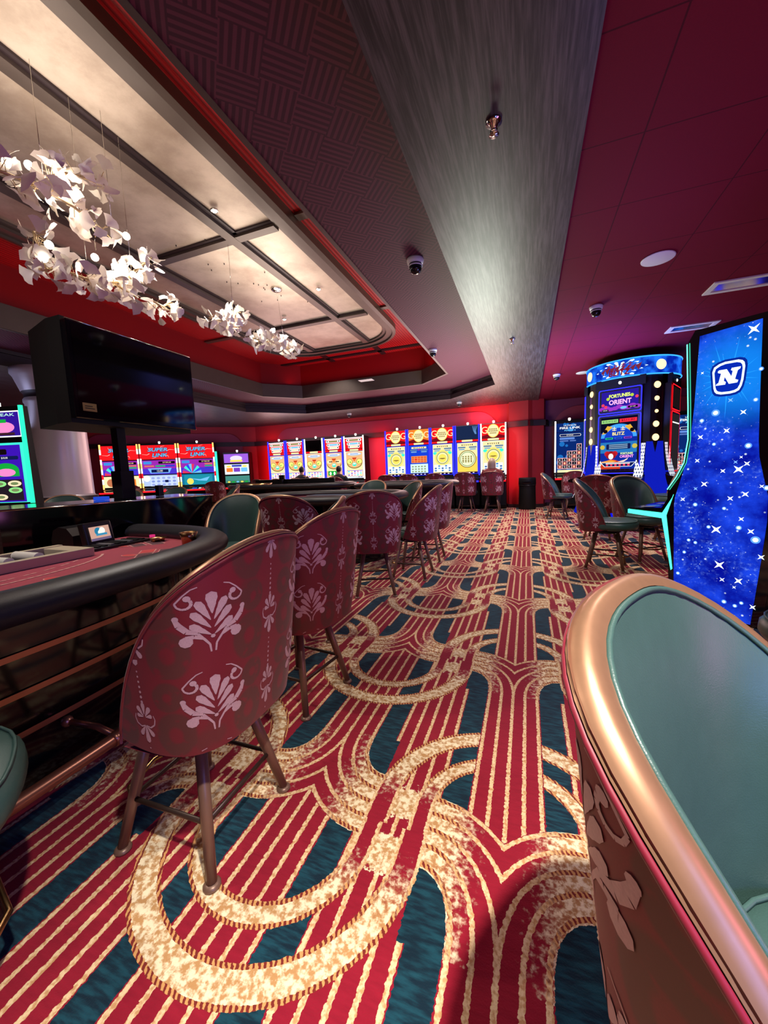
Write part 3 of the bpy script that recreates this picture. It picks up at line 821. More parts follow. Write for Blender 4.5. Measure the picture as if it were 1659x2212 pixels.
mb = MB(); mb.face([(.2015, -.41, .67), (.2015, .63, .67), (.2015, .63, 1.305), (.2015, -.41, 1.305)], M['screenoff']); mb.build('screen', tv)
p = Panel((.2025, -.34, .715), (0, 1, 0), (0, 0, 1)); p.rect(-.05, -.03, .05, .03, pbr('yellow_sticker', srgb(150, 130, 60), .6)); p.rect(-.035, -.012, .035, -.006, M['matt'], 2); p.rect(-.035, .004, .02, .010, M['matt'], 2); p.build('sticker', tv, label='small yellow energy sticker')
mb = MB(); mb.tube([(.19, -.44, 1.334), (.19, .66, 1.334)], .004, M['chrome'], 6); mb.build('top_strip', tv)
for (x, y, w, hh, lb) in ((-3.2, 2.62, .05, .10, 'small black card reader standing on the right end of the pit stand'), (-3.3, 2.16, .08, .03, 'small blue box lying on the pit stand left of the post')):
    mb = MB(); mb.box((x-w/2, y-w/2, .949), (x+w/2, y+w/2, .949+hh), M['black'] if hh > .05 else ems(40, 80, 220, .8), bev=.004); tag(mb.build('card_reader' if hh > .05 else 'blue_box'), lb, 'device')

# ------------------------------------------------------------------ second and third tables beyond
t2 = thing('card_table', 'second card table with a black padded rail, beyond the chair turned away', 'card table', (-2.55, 4.55, 0))
def oval(a, rx, ry, e=2.5):
    ca, sa = cos(a), sin(a); q = (abs(ca)**e+abs(sa)**e)**(-1/e); return Vector((rx*q*ca, ry*q*sa, 0))
A2 = [2*PI*k/64 for k in range(64)]
mb = MB(); mb.tube([oval(a, 1.05, .72)+Vector((0, 0, .79)) for a in A2], .085, M['rail'], 12, closed=True, rz=.62); mb.build('padded_rail', t2)
mb = MB(); mb.prism([tuple(oval(a, 1.0, .67))[:2] for a in A2], .72, .765, M['felt'], msides=M['matt']); mb.build('felt', t2)
mb = MB(); mb.prism([tuple(oval(a, .85, .52))[:2] for a in A2], 0, .72, M['gloss']); mb.build('base', t2)
mb = MB(); mb.box((-.35, .1, .766), (.42, .34, .80), M['grey'], bev=.004); mb.box((-.32, .12, .80), (.39, .32, .803), ems(150, 150, 170, .25)); o = mb.build('chip_tray'); o.location = (-2.55, 4.55, 0); tag(o, 'grey lidded chip tray on the second card table', 'chip tray')
for k, (x, y, cl) in enumerate(((-2.0, 4.66, (80, 190, 190)), (-1.93, 4.72, (210, 214, 220)), (-2.06, 4.78, (60, 120, 170)))):
    mb = MB(); mb.box((x-.06, y-.04, .766), (x+.06, y+.04, .80), pbr('card_stack', srgb(*cl), .6), bev=.003); tag(mb.build('card_deck'), ['aqua card deck on the second card table', 'white card deck at the right of the second card table', 'blue card deck behind the aqua one'][k], 'card deck', 'card decks on the second table')
t3 = thing('roulette_table', 'long black roulette table with a raised dark back board beyond the second card table', 'gaming table', (-5.0, 7.4, 0))
mb = MB(); mb.tube([oval(a, 1.45, .62, 3)+Vector((0, 0, .86)) for a in A2], .085, M['rail'], 10, closed=True, rz=.6); mb.build('padded_rail', t3)
mb = MB(); mb.prism([tuple(oval(a, 1.4, .58, 3))[:2] for a in A2], .78, .845, M['matt']); mb.build('table_top', t3)
mb = MB(); mb.prism([tuple(oval(a, 1.2, .42, 3))[:2] for a in A2], 0, .78, M['gloss']); mb.build('base', t3)
mb = MB(); mb.box((-1.2, .30, .845), (.95, .36, .99), M['matt'], bev=.01); mb.box((-1.2, .29, .985), (.95, .37, 1.0), M['dkbrass']); mb.build('back_board', t3)
mb = MB(); mb.lathe([(0, .86), (.10, .86), (.30, .89), (.36, .93), (.40, .93), (.40, .845), (0, .845)], M['brass'], 28, (-.9, -.1, 0)); mb.build('roulette_wheel', t3)
mb = MB(); mb.tube([(-.35, .2, .845), (-.35, .2, 1.06)], .02, M['black'], 8); mb.box((-.42, .17, 1.0), (-.28, .22, 1.10), M['black'], bev=.006); mb.build('result_display', t3)
t4 = thing('card_table', 'third card table, its dark rail showing behind the green chair of the aisle row', 'card table', (-2.35, 7.6, 0))
mb = MB(); mb.tube([oval(a, 1.0, .7)+Vector((0, 0, .82)) for a in A2], .09, M['rail'], 10, closed=True, rz=.62); mb.build('padded_rail', t4)
mb = MB(); mb.prism([tuple(oval(a, .95, .65))[:2] for a in A2], .74, .79, M['felt'], msides=M['matt']); mb.build('felt', t4)
mb = MB(); mb.prism([tuple(oval(a, .8, .5))[:2] for a in A2], 0, .74, M['gloss']); mb.build('base', t4)

# ------------------------------------------------------------------ column, bin
mb = MB(); mb.lathe([(.41, 0), (.41, .9), (.375, .905), (.365, .93), (.345, 2.28), (.36, 2.30), (.36, 2.34), (.345, 2.36), (.345, 2.42), (.37, 2.45), (.44, 2.66), (.47, 2.70), (.47, 2.77)], M['column'], 56, (-6.76, 3.9, 0))
for f in mb.bm.faces:
    c = f.calc_center_median()
    if c.z < .9 or 2.36 < c.z < 2.46: f.material_index = mb.mi(M['dtrim'])
struct(mb, 'column_pale')
bn = thing('waste_bin', 'round black waste bin against the red pier at the end of the aisle', 'bin', (0.0, 10.45, 0))
mb = MB(); mb.lathe([(0, 0), (.205, 0), (.21, .02), (.20, .50), (.20, .62), (.21, .64), (.205, .78), (.20, .80), (0, .80)], M['matt'], 28); mb.build('body', bn)
mb = MB(); mb.box((-.11, -.212, .655), (.11, -.18, .715), M['gloss'], bev=.01); mb.build('opening', bn)
mb = MB(); mb.lathe([(.203, .60), (.212, .605), (.212, .615), (.203, .62)], M['black'], 28); mb.build('band', bn)

# ------------------------------------------------------------------ ceiling fixtures
def dome(x, y, z, lb, s=1.):
    t = thing('security_camera', lb, 'security camera', (x, y, z), 0, 'dome cameras on the ceilings')
    mb = MB(); mb.lathe([(.065*s, 0), (.068*s, -.012*s), (.062*s, -.034*s), (.05*s, -.040*s), (0, -.040*s)], M['white'], 24); mb.build('mount', t)
    mb = MB(); mb.lathe([(.052*s, -.041*s), (.052*s, -.062*s), (.05*s, -.063*s)], M['black'], 24); mb.build('ring', t)
    mb = MB(); mb.lathe([(.05*s, -.064*s), (.047*s, -.085*s), (.034*s, -.104*s), (.015*s, -.113*s), (0, -.115*s)], M['glass'], 24); mb.build('dome', t)
    mb = MB(); mb.lathe([(.050*s, -.050*s), (.056*s, -.052*s), (.056*s, -.058*s), (.050*s, -.060*s)], M['white'], 24); mb.build('collar', t)
    return t
dome(-.955, 3.60, ZM, 'security camera on the woven maroon ceiling, nearest of them', 1.15)
dome(-1.415, 6.27, ZM, 'security camera on the woven maroon ceiling at the corner of the red recess')
dome(.70, 4.95, 2.8, 'security camera on the maroon tile ceiling near the round speaker')
dome(.22+.3, 8.2, 2.8, 'pale security camera on the maroon tiles above the waste bin')
for x, y, lb in ((-1.62, 10.05, 'security camera on the far soffit above the gold circle machines'), (-4.75, 10.15, 'security camera on the far soffit above the gap between slot banks'), (-7.25, 6.6, 'security camera on the soffit right of the television')): dome(x, y, ZS, lb)
def sprinkler(x, y, z, lb, s=1.):
    mb = MB(); mb.lathe([(.034*s, 0), (.036*s, -.006*s), (.02*s, -.010*s), (.012*s, -.03*s), (.006*s, -.034*s)], M['chrome'], 16, (x, y, z)); mb.tube([(x-.014*s, y, z-.03*s), (x-.012*s, y, z-.05*s), (x+.012*s, y, z-.05*s), (x+.014*s, y, z-.03*s)], .003*s, M['chrome'], 6); mb.lathe([(0, -.050*s), (.022*s, -.052*s), (.022*s, -.055*s), (0, -.056*s)], M['chrome'], 16, (x, y, z))
    return tag(mb.build('ceiling_sprinkler'), lb, 'sprinkler', 'sprinklers')
sprinkler(-.155, 2.14, ZS, 'chrome sprinkler in the near part of the grey streaked beam', 1.1)
sprinkler(-.19, 5.56, ZS, 'small chrome sprinkler in the far lit part of the grey beam', 1.1)
def disc_speaker(x, y, lb):
    t = thing('ceiling_speaker', lb, 'speaker', (x, y, 2.8), 0, 'round ceiling speakers')
    mb = MB(); mb.lathe([(.118, -.001), (.118, -.008), (.110, -.012), (0, -.013)], M['white'], 32); mb.build('grille', t)
    mb = MB(); mb.lathe([(.118, -.001), (.124, -.004), (.122, -.010), (.114, -.011)], M['white'], 32); mb.build('trim_ring', t)
disc_speaker(1.03, 4.06, 'round white speaker in the maroon tiles, in the middle of the ceiling')
disc_speaker(.66, 1.62, 'round white speaker cut by the top edge of the picture')
disc_speaker(.98, 8.3, 'round white speaker above the left side of the round game tower')
def vent(x, y, w, d, lb, z=2.8):
    t = thing('ceiling_vent', lb, 'vent', (x, y, z), 0, 'white air vents')
    mb = MB()
    for a, b in (((-w, -d), (w, -d+.05)), ((-w, d-.05), (w, d)), ((-w, -d+.05), (-w+.05, d-.05)), ((w-.05, -d+.05), (w, d-.05))): mb.box((a[0], a[1], -.012), (b[0], b[1], 0), M['white'])
    mb.build('frame', t)
    mb = MB(); mb.box((-w+.05, -d+.05, -.006), (w-.05, d-.05, -.001), M['chrome']); mb.build('core', t)
vent(2.0, 4.98, .30, .15, 'white air vent with a shiny core in the maroon tiles above the starry machine')
vent(1.98, 6.25, .26, .13, 'white air vent just above the top of the starry machine')
vent(1.55, 8.9, .3, .15, 'white air vent above the round game tower')
mb = MB(); mb.box((-3.30, 7.55, ZM-.008), (-3.0, 7.72, ZM-.001), M['white'], bev=.002); tag(mb.build('access_hatch'), 'small white hatch in the maroon ring below the bronze fascia', 'hatch')
def spot(x, y, z, lb, grp, s=1.):
    t = thing('spotlight', lb, 'spotlight', (x, y, z), 0, grp)
    mb = MB(); mb.lathe([(.03*s, 0), (.032*s, -.008*s), (.026*s, -.012*s), (.024*s, -.004*s)], M['chrome'], 16); mb.build('bezel', t)
    mb = MB(); mb.lathe([(.024*s, -.006*s), (.016*s, -.016*s), (0, -.020*s)], ems(255, 244, 220, 6.), 14); mb.build('bulb', t)
for k, (x, y, z) in enumerate(((-2.93, 3.32, 3.755), (-2.83, 5.2, 3.755), (-2.03, 6.57, 3.80), (-1.98, 8.0, 3.80), (-5.35, 4.85, 3.80), (-4.3, 8.0, 3.80), (-3.9, 5.9, 3.755))):
    spot(x, y, z, ['bright spotlight left of the crossing of bronze bars', 'bright spotlight beside the long bronze bar beyond the chandelier canopy', 'yellow spotlight at the rounded corner of the bronze tray', 'spotlight in the red ceiling at the far right corner', 'spotlight in the red ceiling above the television', 'spotlight in the red ceiling beyond the tray', 'spotlight in the champagne panel left of the canopy'][k], 'small recessed spotlights', 1.25)

# ------------------------------------------------------------------ slot machines along the walls
W_ = ems(255, 255, 250, 1.08); CR = ems(255, 236, 180, 1.05); YE = ems(250, 214, 90, 1.2); OR = ems(250, 120, 40, 1.2); RD = ems(235, 24, 30, 1.2)
BL = ems(30, 40, 230, 1.5); LB = ems(110, 190, 240, 1.1); AQ = ems(60, 230, 200, 1.2); GR = ems(20, 170, 60, 1.0); PU = ems(120, 60, 190, 1.1); DK = ems(30, 16, 24, .5)
NV = ems(20, 30, 90, .8); PE = ems(255, 186, 128, 1.05); OL = ems(150, 130, 60, .9); PK = ems(240, 130, 190, 1.2); OFFB = ems(30, 46, 84, .8)
PL = ems(255, 250, 240, 2.2, True); REDL = ems(255, 20, 30, 2.2, True); BLUL = ems(40, 40, 255, 2.6, True); WARML = ems(255, 170, 90, 2.4, True)
def slot(loc, rot, w, label, group, screens, strips, top=2.17, deckz=.78, cab='matt', candle=PL, dep=.5):
    t = thing('slot_machine', label, 'slot machine', loc, rot, group); h = w/2
    mb = MB(); mb.prism([(0, .10), (0, deckz-.05), (.05, .95), (.05, top), (dep-.05, top), (dep, .9), (dep, 0), (.06, 0)], -h+.02, h-.02, M[cab], 'x'); mb.build('cabinet', t)
    mb = MB(); mb.prism([(-.24, deckz-.05), (-.24, deckz-.015), (-.02, deckz+.045), (.06, deckz+.10), (.06, deckz-.08)], -h+.01, h-.01, M['gloss'], 'x')
    d = mb.build('button_deck', t)
    mb = MB(); mb.prism([(-.252, deckz-.05), (-.252, deckz-.018), (-.235, deckz-.013), (-.235, deckz-.055)], -h+.01, h-.01, REDL if strips != BLUL else BLUL, 'x'); mb.build('deck_light', d)
    p = Panel((0, -.13, deckz+.018), (1, 0, 0), (0, .22, .06)); p.rect(-.16, -.06, -.02, .05, ems(60, 90, 220, 1.)); p.rect(.03, -.05, .10, .04, W_); p.rect(.12, -.05, .18, .04, ems(230, 60, 60, 1)); p.build('buttons', d)
    for z0, z1, fn in screens:
        s = Panel((0, .042, (z0+z1)/2)); hh = (z1-z0)/2; ww = h-.045
        s.rect(-ww-.012, -hh-.012, ww+.012, hh+.012, M['black'], 0); fn(s, ww, hh); s.build('screen', t)
    if strips:
        for sx in (-1, 1):
            mb = MB()
            if isinstance(strips, tuple):
                n = 9; z0, z1 = .86, top
                for k in range(n): mb.box((sx*(h-.022)-.018, .02, z0+(z1-z0)*k/n), (sx*(h-.022)+.018, .045, z0+(z1-z0)*(k+1)/n), strips[k % len(strips)])
            else: mb.box((sx*(h-.022)-.016, .02, .9), (sx*(h-.022)+.016, .045, top), strips)
            mb.build('light_strip', t)
    mb = MB(); mb.lathe([(.022, 0), (.022, .03), (.03, .032), (.03, .075), (.02, .082), (0, .084)], candle, 12, (0, .2, top)); mb.build('candle_lamp', t)
    return t
def reels(s, x0, y0, x1, y1, nx, ny, bg, cols, l=3):
    s.rect(x0, y0, x1, y1, bg, l); cw, ch = (x1-x0)/nx, (y1-y0)/ny
    for i in range(nx):
        for j in range(ny): s.circ(x0+cw*(i+.5), y0+ch*(j+.5), cw*.34, cols[(i*2+j*3) % len(cols)], l+1, ry=ch*.36, n=8)
def top_jackpot(s, w, h):
    s.rect(-w, -h, w, h, RD); s.rect(-w, h*.82, w, h, W_, 2)
    for k, (y, ww) in enumerate(((.5, .86), (-.12, .78), (-.66, .66))):
        s.rrect(-w*ww, h*(y-.25), w*ww, h*(y+.23), h*.2, W_, 2); s.rrect(-w*ww*.6, h*(y-.14), w*ww*.6, h*(y+.13), h*.1, [OL, LB, CR][k], 3)
        for sx in (-1, 1): s.rect(sx*w*ww*.8-.02, h*(y-.1), sx*w*ww*.8+.02, h*(y+.1), DK, 4)
def top_off(s, w, h): s.rect(-w, -h, w, h, M['screenoff'])
def main_peach(green=False):
    def f(s, w, h):
        s.rect(-w, -h, w, h, PE); s.rect(-w, -h*.42, w, h*.1, CR, 2)
        s.circ(0, h*.82, w*.86, LB, 3, ry=h*.12); s.circ(0, h*.83, w*.8, W_, 4, ry=h*.085); s.rect(-w*.5, h*.79, w*.5, h*.86, ems(130, 160, 220, 1), 5)
        s.circ(0, h*.12, w*.94, OL, 3, ry=h*.42, a0=180, a1=360); s.circ(0, h*.14, w*.84, PE, 4, ry=h*.36, a0=180, a1=360)
        for sx in (-1, 1):
            if green: s.rect(sx*w*.42-w*.22, h*.27, sx*w*.42+w*.22, h*.34, DK, 6); s.circ(sx*w*.6, h*.3, w*.3, CR, 5, ry=h*.14)
            else: s.circ(sx*w*.6, h*.24, w*.38, OL, 5, ry=h*.22); s.circ(sx*w*.6, h*.24, w*.32, ems(245, 230, 120, 1.2), 6, ry=h*.19); s.circ(sx*w*.5, h*.2, w*.08, GR, 7, ry=h*.05)
        s.poly([(-w*.3, h*.55), (w*.3, h*.55), (0, h*.25)], ems(200, 60, 30, 1.1), 5); s.circ(0, h*.35, w*.13, OR, 7)
        s.circ(0, h*.02, w*.26, AQ, 7, ry=h*.15); s.circ(0, h*.06, w*.16, W_, 8, ry=h*.06); s.poly([(-w*.16, 0), (w*.2, h*.03), (0, -h*.03)], GR, 9)
        if green:
            s.rect(-w*.8, -h*.78, w*.8, -h*.42, GR, 5)
            for i in range(3): s.circ(-w*.5+w*.5*i, -h*.62, w*.13, W_, 6, ry=h*.13)
        else: reels(s, -w*.92, -h*.86, w*.92, -h*.46, 5, 3, W_, [PU, AQ, ems(230, 120, 160, 1), YE, ems(180, 190, 240, 1)], 5); s.rect(-w, -h*.47, w, -h*.44, BL, 7)
        s.rect(-w, -h, w, -h*.9, ems(200, 215, 250, 1.2), 6)
        for sx in (.5, .8): s.rect(w*sx-.03, -h*.97, w*sx+.03, -h*.93, DK, 7)
    return f
def frame_blue(fn, col):
    def f(s, w, h): s.rect(-w, -h, w, h, col, 0.5); fn(s, w*.93, h*.97)
    return f
xs2 = [-7.53, -6.85, -6.17, -5.49, -4.81]
lb2 = ['leftmost of the five red slot machines, its top screen lit', 'second of the five red slot machines, left of the leaning person', 'red slot machine in the middle of five, its top screen black', 'red slot machine with bright green bottom in its screen', 'rightmost of the left five red slot machines beside the red gap']
for k, x in enumerate(xs2):
    slot((x, 10.45, 0), 0, .66, lb2[k], 'red slot machines left of the gap', [(1.80, 2.13, top_off if k == 2 else top_jackpot), (.93, 1.72, frame_blue(main_peach(k == 3), BL if k in (0, 1, 3) else W_)), (1.735, 1.785, lambda s, w, h: (s.rect(-w, -h, w, h, RD), s.rrect(-w*.5, -h, w*.5, h, h*.8, CR, 2)))],
         BLUL if k in (0, 1, 3) else PL)
def top_gong(bg):
    def f(s, w, h):
        s.rect(-w, -h, w, h, bg); s.poly([(-w, -h), (w, -h), (w, -h*.75), (w*.5, -h*.55), (0, -h*.8), (-w*.5, -h*.5), (-w, -h*.7)], ems(120, 16, 30, 1), 2)
        for sx in (-1, 1): s.text('G', sx*w*.78, h*.15, h*1.0, CR, 4)
        s.circ(0, 0, w*.52, YE, 5, ry=h*.98); s.circ(0, 0, w*.46, CR, 6, ry=h*.88)
        for y, ww in ((.25, .34), (-.02, .4), (-.32, .28)):
            for q in range(5): s.rect(-w*ww+q*w*ww*.42, h*(y-.1), -w*ww+q*w*ww*.42+w*ww*.26, h*(y+.09), OL, 7)
    return f
def top_dim(s, w, h):
    s.rect(-w, -h, w, h, OFFB)
    for k in range(4): s.stroke([(w*.5+k*.04, h*.9), (w*(.6+.06*k), h*.2), (w*(.75+.03*k), -h*.3)], .014, ems(110, 160, 220, .8), 2)
def main_gold(kind=0):
    def f(s, w, h):
        s.rect(-w, -h, w, h, ems(250, 232, 170, 1.05) if kind != 1 else ems(20, 60, 200, 1.2))
        s.rect(-w*.8, h*.80, w*.8, h*.92, CR, 3)
        for q in range(6): s.rect(-w*.55+q*w*.2, h*.82, -w*.55+q*w*.2+w*.1, h*.90, DK if q in (0, 5) else OL, 4)
        for sx in (-1, 1): s.rrect(sx*w*.55-w*.38, h*.66, sx*w*.55+w*.38, h*.75, h*.03, ems(90, 130, 170, 1), 4); s.rrect(sx*w*.55-w*.3, h*.54, sx*w*.55+w*.3, h*.62, h*.03, ems(120, 170, 210, 1), 4)
        if kind == 1:
            s.rect(-w*.1, h*.70, w*.1, h*.74, RD, 5); s.rect(-w*.85, -h*.16, w*.85, h*.30, ems(230, 150, 80, 1.1), 5)
            for i in range(5):
                for j in range(3): s.rrect(-w*.8+i*w*.33, -h*.13+j*h*.14, -w*.8+i*w*.33+w*.26, -h*.13+j*h*.14+h*.11, h*.02, ems(220, 90, 50, 1.1) if (i, j) != (1, 1) else RD, 6)
            s.rect(-w*.95, -h*.85, w*.95, -h*.24, ems(200, 232, 222, 1.2), 5)
            for i in range(5):
                for j in range(3): s.rrect(-w*.8+i*w*.33, -h*.8+j*h*.17, -w*.8+i*w*.33+w*.2, -h*.8+j*h*.17+h*.09, h*.02, ems(150, 160, 120, 1), 6)
        elif kind == 2:
            s.rect(-w, -h*.9, w, h*.1, ems(250, 200, 80, 1.2), 2); s.ring(0, -h*.05, w*.80, w*.88, OL, 6); s.circ(0, -h*.05, w*.8, ems(240, 246, 200, 1.05), 5)
            s.ring(0, -h*.05, w*.66, w*.72, ems(120, 150, 90, 1), 7)
            for y in (.12, .0, -.12, -.22):
                for q in range(4): s.rect(-w*.5+q*w*.27, h*(y-.05), -w*.5+q*w*.27+w*.16, h*(y+.03), OL, 8)
        else:
            for sx in (-1, 1): s.circ(sx*w*.75, h*.42, w*.22, AQ, 4, ry=h*.1)
            s.circ(0, h*.10, w*.78, YE, 5); s.circ(0, h*.10, w*.66, CR, 6); s.ring(0, h*.1, w*.55, w*.62, ems(110, 140, 90, 1), 7); s.circ(0, h*.08, w*.42, YE, 8); s.poly([(-w*.35, h*.05), (0, h*.0), (w*.35, h*.05), (w*.2, h*.1), (-w*.2, h*.1)], OL, 9)
            reels(s, -w*.9, -h*.82, w*.9, -h*.36, 5, 3, ems(225, 235, 245, 1.2), [ems(70, 130, 200, 1), ems(120, 180, 220, 1.1), W_, ems(60, 100, 170, 1)], 5)
        s.rect(-w, -h, w, -h*.88, ems(40, 20, 60, .8), 6)
        for q in (-.6, -.2, .2, .6): s.rect(w*q-.02, -h*.97, w*q+.02, -h*.92, W_, 7)
    return f
xsR = [-3.50, -2.83, -2.17, -1.50, -.83]
lbR = ['leftmost of the five gold circle slot machines, right of the red gap', 'gold circle slot machine showing a blue screen with an orange grid', 'middle gold circle slot machine, white lamp lit on top', 'slot machine with a dim dark blue top screen and a huge gold ring', 'gold circle slot machine the blond woman plays, at the right end']
for k, x in enumerate(xsR):
    slot((x, 10.45, 0), 0, .66, lbR[k], 'gold circle slot machines right of the gap',
         [(1.86, 2.21, top_dim if k == 3 else top_gong([RD, OR, RD, RD, RD][k])), (.94, 1.78, frame_blue(main_gold([0, 1, 0, 2, 0][k]), W_ if k == 4 else BL)), (1.795, 1.845, lambda s, w, h: (s.rect(-w, -h, w, h, RD), s.rrect(-w*.5, -h, w*.5, h, h*.8, CR, 2)))],
         PL if k == 4 else BLUL, top=2.23)
# the red link bank on the angled wall
def sl_top(s, w, h):
    s.rect(-w, -h, w, h, RD)
    for a in (20, 70, 130, 200, 250, 310): s.stroke([(w*.55*cos(R(a)), h*.55*sin(R(a))), (w*.75*cos(R(a+8)), h*.75*sin(R(a+8))), (w*1.0*cos(R(a-4)), h*1.0*sin(R(a-4)))], [.012, .008, .003], ems(255, 200, 190, 1.3), 2)
    s.text('SUPER', -w*.02, h*.36, h*.50, LB, 6, w=w*1.15, shear=.2, bold=.02, out=NV, outw=.09)
    s.text('LINK', w*.08, -h*.42, h*.50, LB, 6, w=w*.9, shear=.2, bold=.02, out=NV, outw=.09)
    s.rect(-w*.55, -h*.06, -w*.1, h*.03, ems(200, 30, 60, 1), 5); s.rect(w*.1, -h*.02, w*.55, h*.07, ems(200, 30, 60, 1), 5)
def sl_mid(wheel):
    def f(s, w, h):
        s.rect(-w, -h, w, h, ems(150, 40, 170, 1.1)); s.rect(-w, -h, w, -h*.2, ems(70, 50, 200, 1.1), 2)
        s.rrect(-w*.05 if not wheel else w*.1, h*.48, w*.92, h*.82, h*.08, DK, 3); s.text('$17,862.88', w*.45 if not wheel else w*.52, h*.66, h*.2, CR, 4)
        s.rrect(-w*.92, h*.45, -w*.45, h*.85, h*.1, ems(60, 140, 220, 1.1), 3)
        for q, (x, c) in enumerate(((-.6, (210, 110, 90)), (0.05, (30, 170, 110)), (.62, (40, 60, 200)))):
            if wheel: s.rect(w*.45, h*(.30-.28*q)-h*.1, w*.92, h*(.30-.28*q)+h*.1, ems(*c, 1.1), 3)
            else: s.rect(w*x-w*.28, h*.05, w*x+w*.28, h*.28, ems(*c, 1.1), 3)
        if wheel:
            for k in range(10): s.poly([(-w*.35, -h), (-w*.35+w*.58*cos(R(18*k)), -h+h*1.35*sin(R(18*k))), (-w*.35+w*.58*cos(R(18*k+18)), -h+h*1.35*sin(R(18*k+18)))], [LB, ems(40, 70, 220, 1.2), AQ, PU, ems(220, 50, 90, 1.1)][k % 5], 4)
        else: s.poly([(-w*.7, -h*.15), (w*.7, -h*.15), (w*.55, -h*.85), (-w*.55, -h*.85)], ems(110, 170, 240, 1.2), 3); s.rect(-w*.5, -h*.75, w*.5, -h*.32, NV, 4); s.text('12.00', 0, -h*.53, h*.26, W_, 5)
    return f
def sl_low(kind):
    def f(s, w, h):
        if kind == 1:
            s.rect(-w, -h, w, h, ems(170, 190, 235, 1.2)); reels(s, -w*.6, -h*.8, w*.95, h*.8, 5, 3, ems(190, 206, 240, 1.2), [ems(150, 165, 225, 1.1), ems(130, 150, 215, 1.1)], 2); s.circ(-w*.8, h*.5, w*.2, W_, 5); s.rect(w*.25, -h*.2, w*.45, h*.2, NV, 6)
        elif kind == 2: s.rect(-w, -h, w, h, ems(20, 110, 150, 1.1)); s.rrect(-w*.85, -h*.8, w*.85, h*.85, h*.1, ems(30, 140, 160, 1.1), 2); s.poly([(-w*.5, h*.3), (w*.1, h*.1), (w*.7, h*.5), (w*.5, -h*.2), (0, -h*.1)], LB, 3); s.circ(-w*.5, -h*.2, w*.2, YE, 3)
        else: s.rect(-w, -h, w, h, CR); s.circ(-w*.6, 0, w*.25, ems(200, 120, 80, 1), 2); s.circ(0, -h*.2, w*.2, GR, 2); s.rect(w*.3, -h*.6, w*.8, h*.5, OR, 2)
    return f
ang = math.atan2(1.65, 2.7)
for k in range(3):
    x, y = -11.58+k*.93+.0, 8.22+k*.57
    slot((x, y, 0), ang, 1.06, ['red link slot machine partly hidden by the television post', 'middle red link slot machine, showing 12.00', 'right hand red link slot machine with a coloured wheel'][k], 'red link slot machines on the angled wall',
         [(1.73, 2.16, sl_top), (1.27, 1.70, sl_mid(k != 1)), (.86, 1.24, sl_low(k))], (WARML, PL, REDL, PL), top=2.2)
def pm_top(s, w, h): s.rect(-w, -h, w, h, ems(150, 90, 210, 1.2)); s.circ(0, 0, w*.5, ems(220, 210, 250, 1.2), 2, ry=h*.6); s.rect(-w*.5, -h*.8, w*.5, -h*.35, YE, 3)
def pm_mid(s, w, h):
    s.rect(-w, -h, w, h, ems(220, 230, 240, 1.2)); s.rect(-w*.4, h*.5, w*.4, h*.9, ems(60, 70, 180, 1.1), 2)
    for x, c in ((-.6, OR), (0, PU), (.6, LB)): s.rrect(w*x-w*.26, -h*.5, w*x+w*.26, h*.3, h*.1, c, 2)
    for sx in (-1, 1): s.circ(sx*w*.65, h*.6, w*.2, YE, 3, ry=h*.2)
def pm_low(s, w, h):
    s.rect(-w, -h, w, h, ems(70, 140, 130, 1)); s.text('Good Luck', 0, 0, h*.3, CR, 3); reels(s, -w*.9, -h*.9, w*.9, -h*.4, 5, 1, ems(60, 120, 90, 1), [YE, LB, GR], 2)
slot((-8.75, 10.0, 0), ang*.8, .85, 'small slot machine with a purple top screen and white lamp above', 'odd slot machines', [(1.55, 1.83, pm_top), (1.18, 1.5, pm_mid), (.82, 1.13, lambda s, w, h: (s.rect(-w, -h, w, h, ems(70, 140, 130, 1)), reels(s, -w*.9, -h*.9, w*.9, h*.0, 5, 2, ems(60, 120, 90, 1), [YE, LB, GR], 2)))], None, top=1.88, cab='black')
mb = MB(); mb.box((-.03, 0, .8), (.03, .05, 1.92), ems(60, 240, 190, 1.6)); mb.box((-.05, .02, 0), (.05, .3, 1.95), M['matt']); o = mb.build('light_tower'); o.location = (-9.28, 9.72, 0); o.rotation_euler = (0, 0, ang); tag(o, 'aqua lit narrow machine edge between the red link bank and the purple topped machine', 'slot machine')
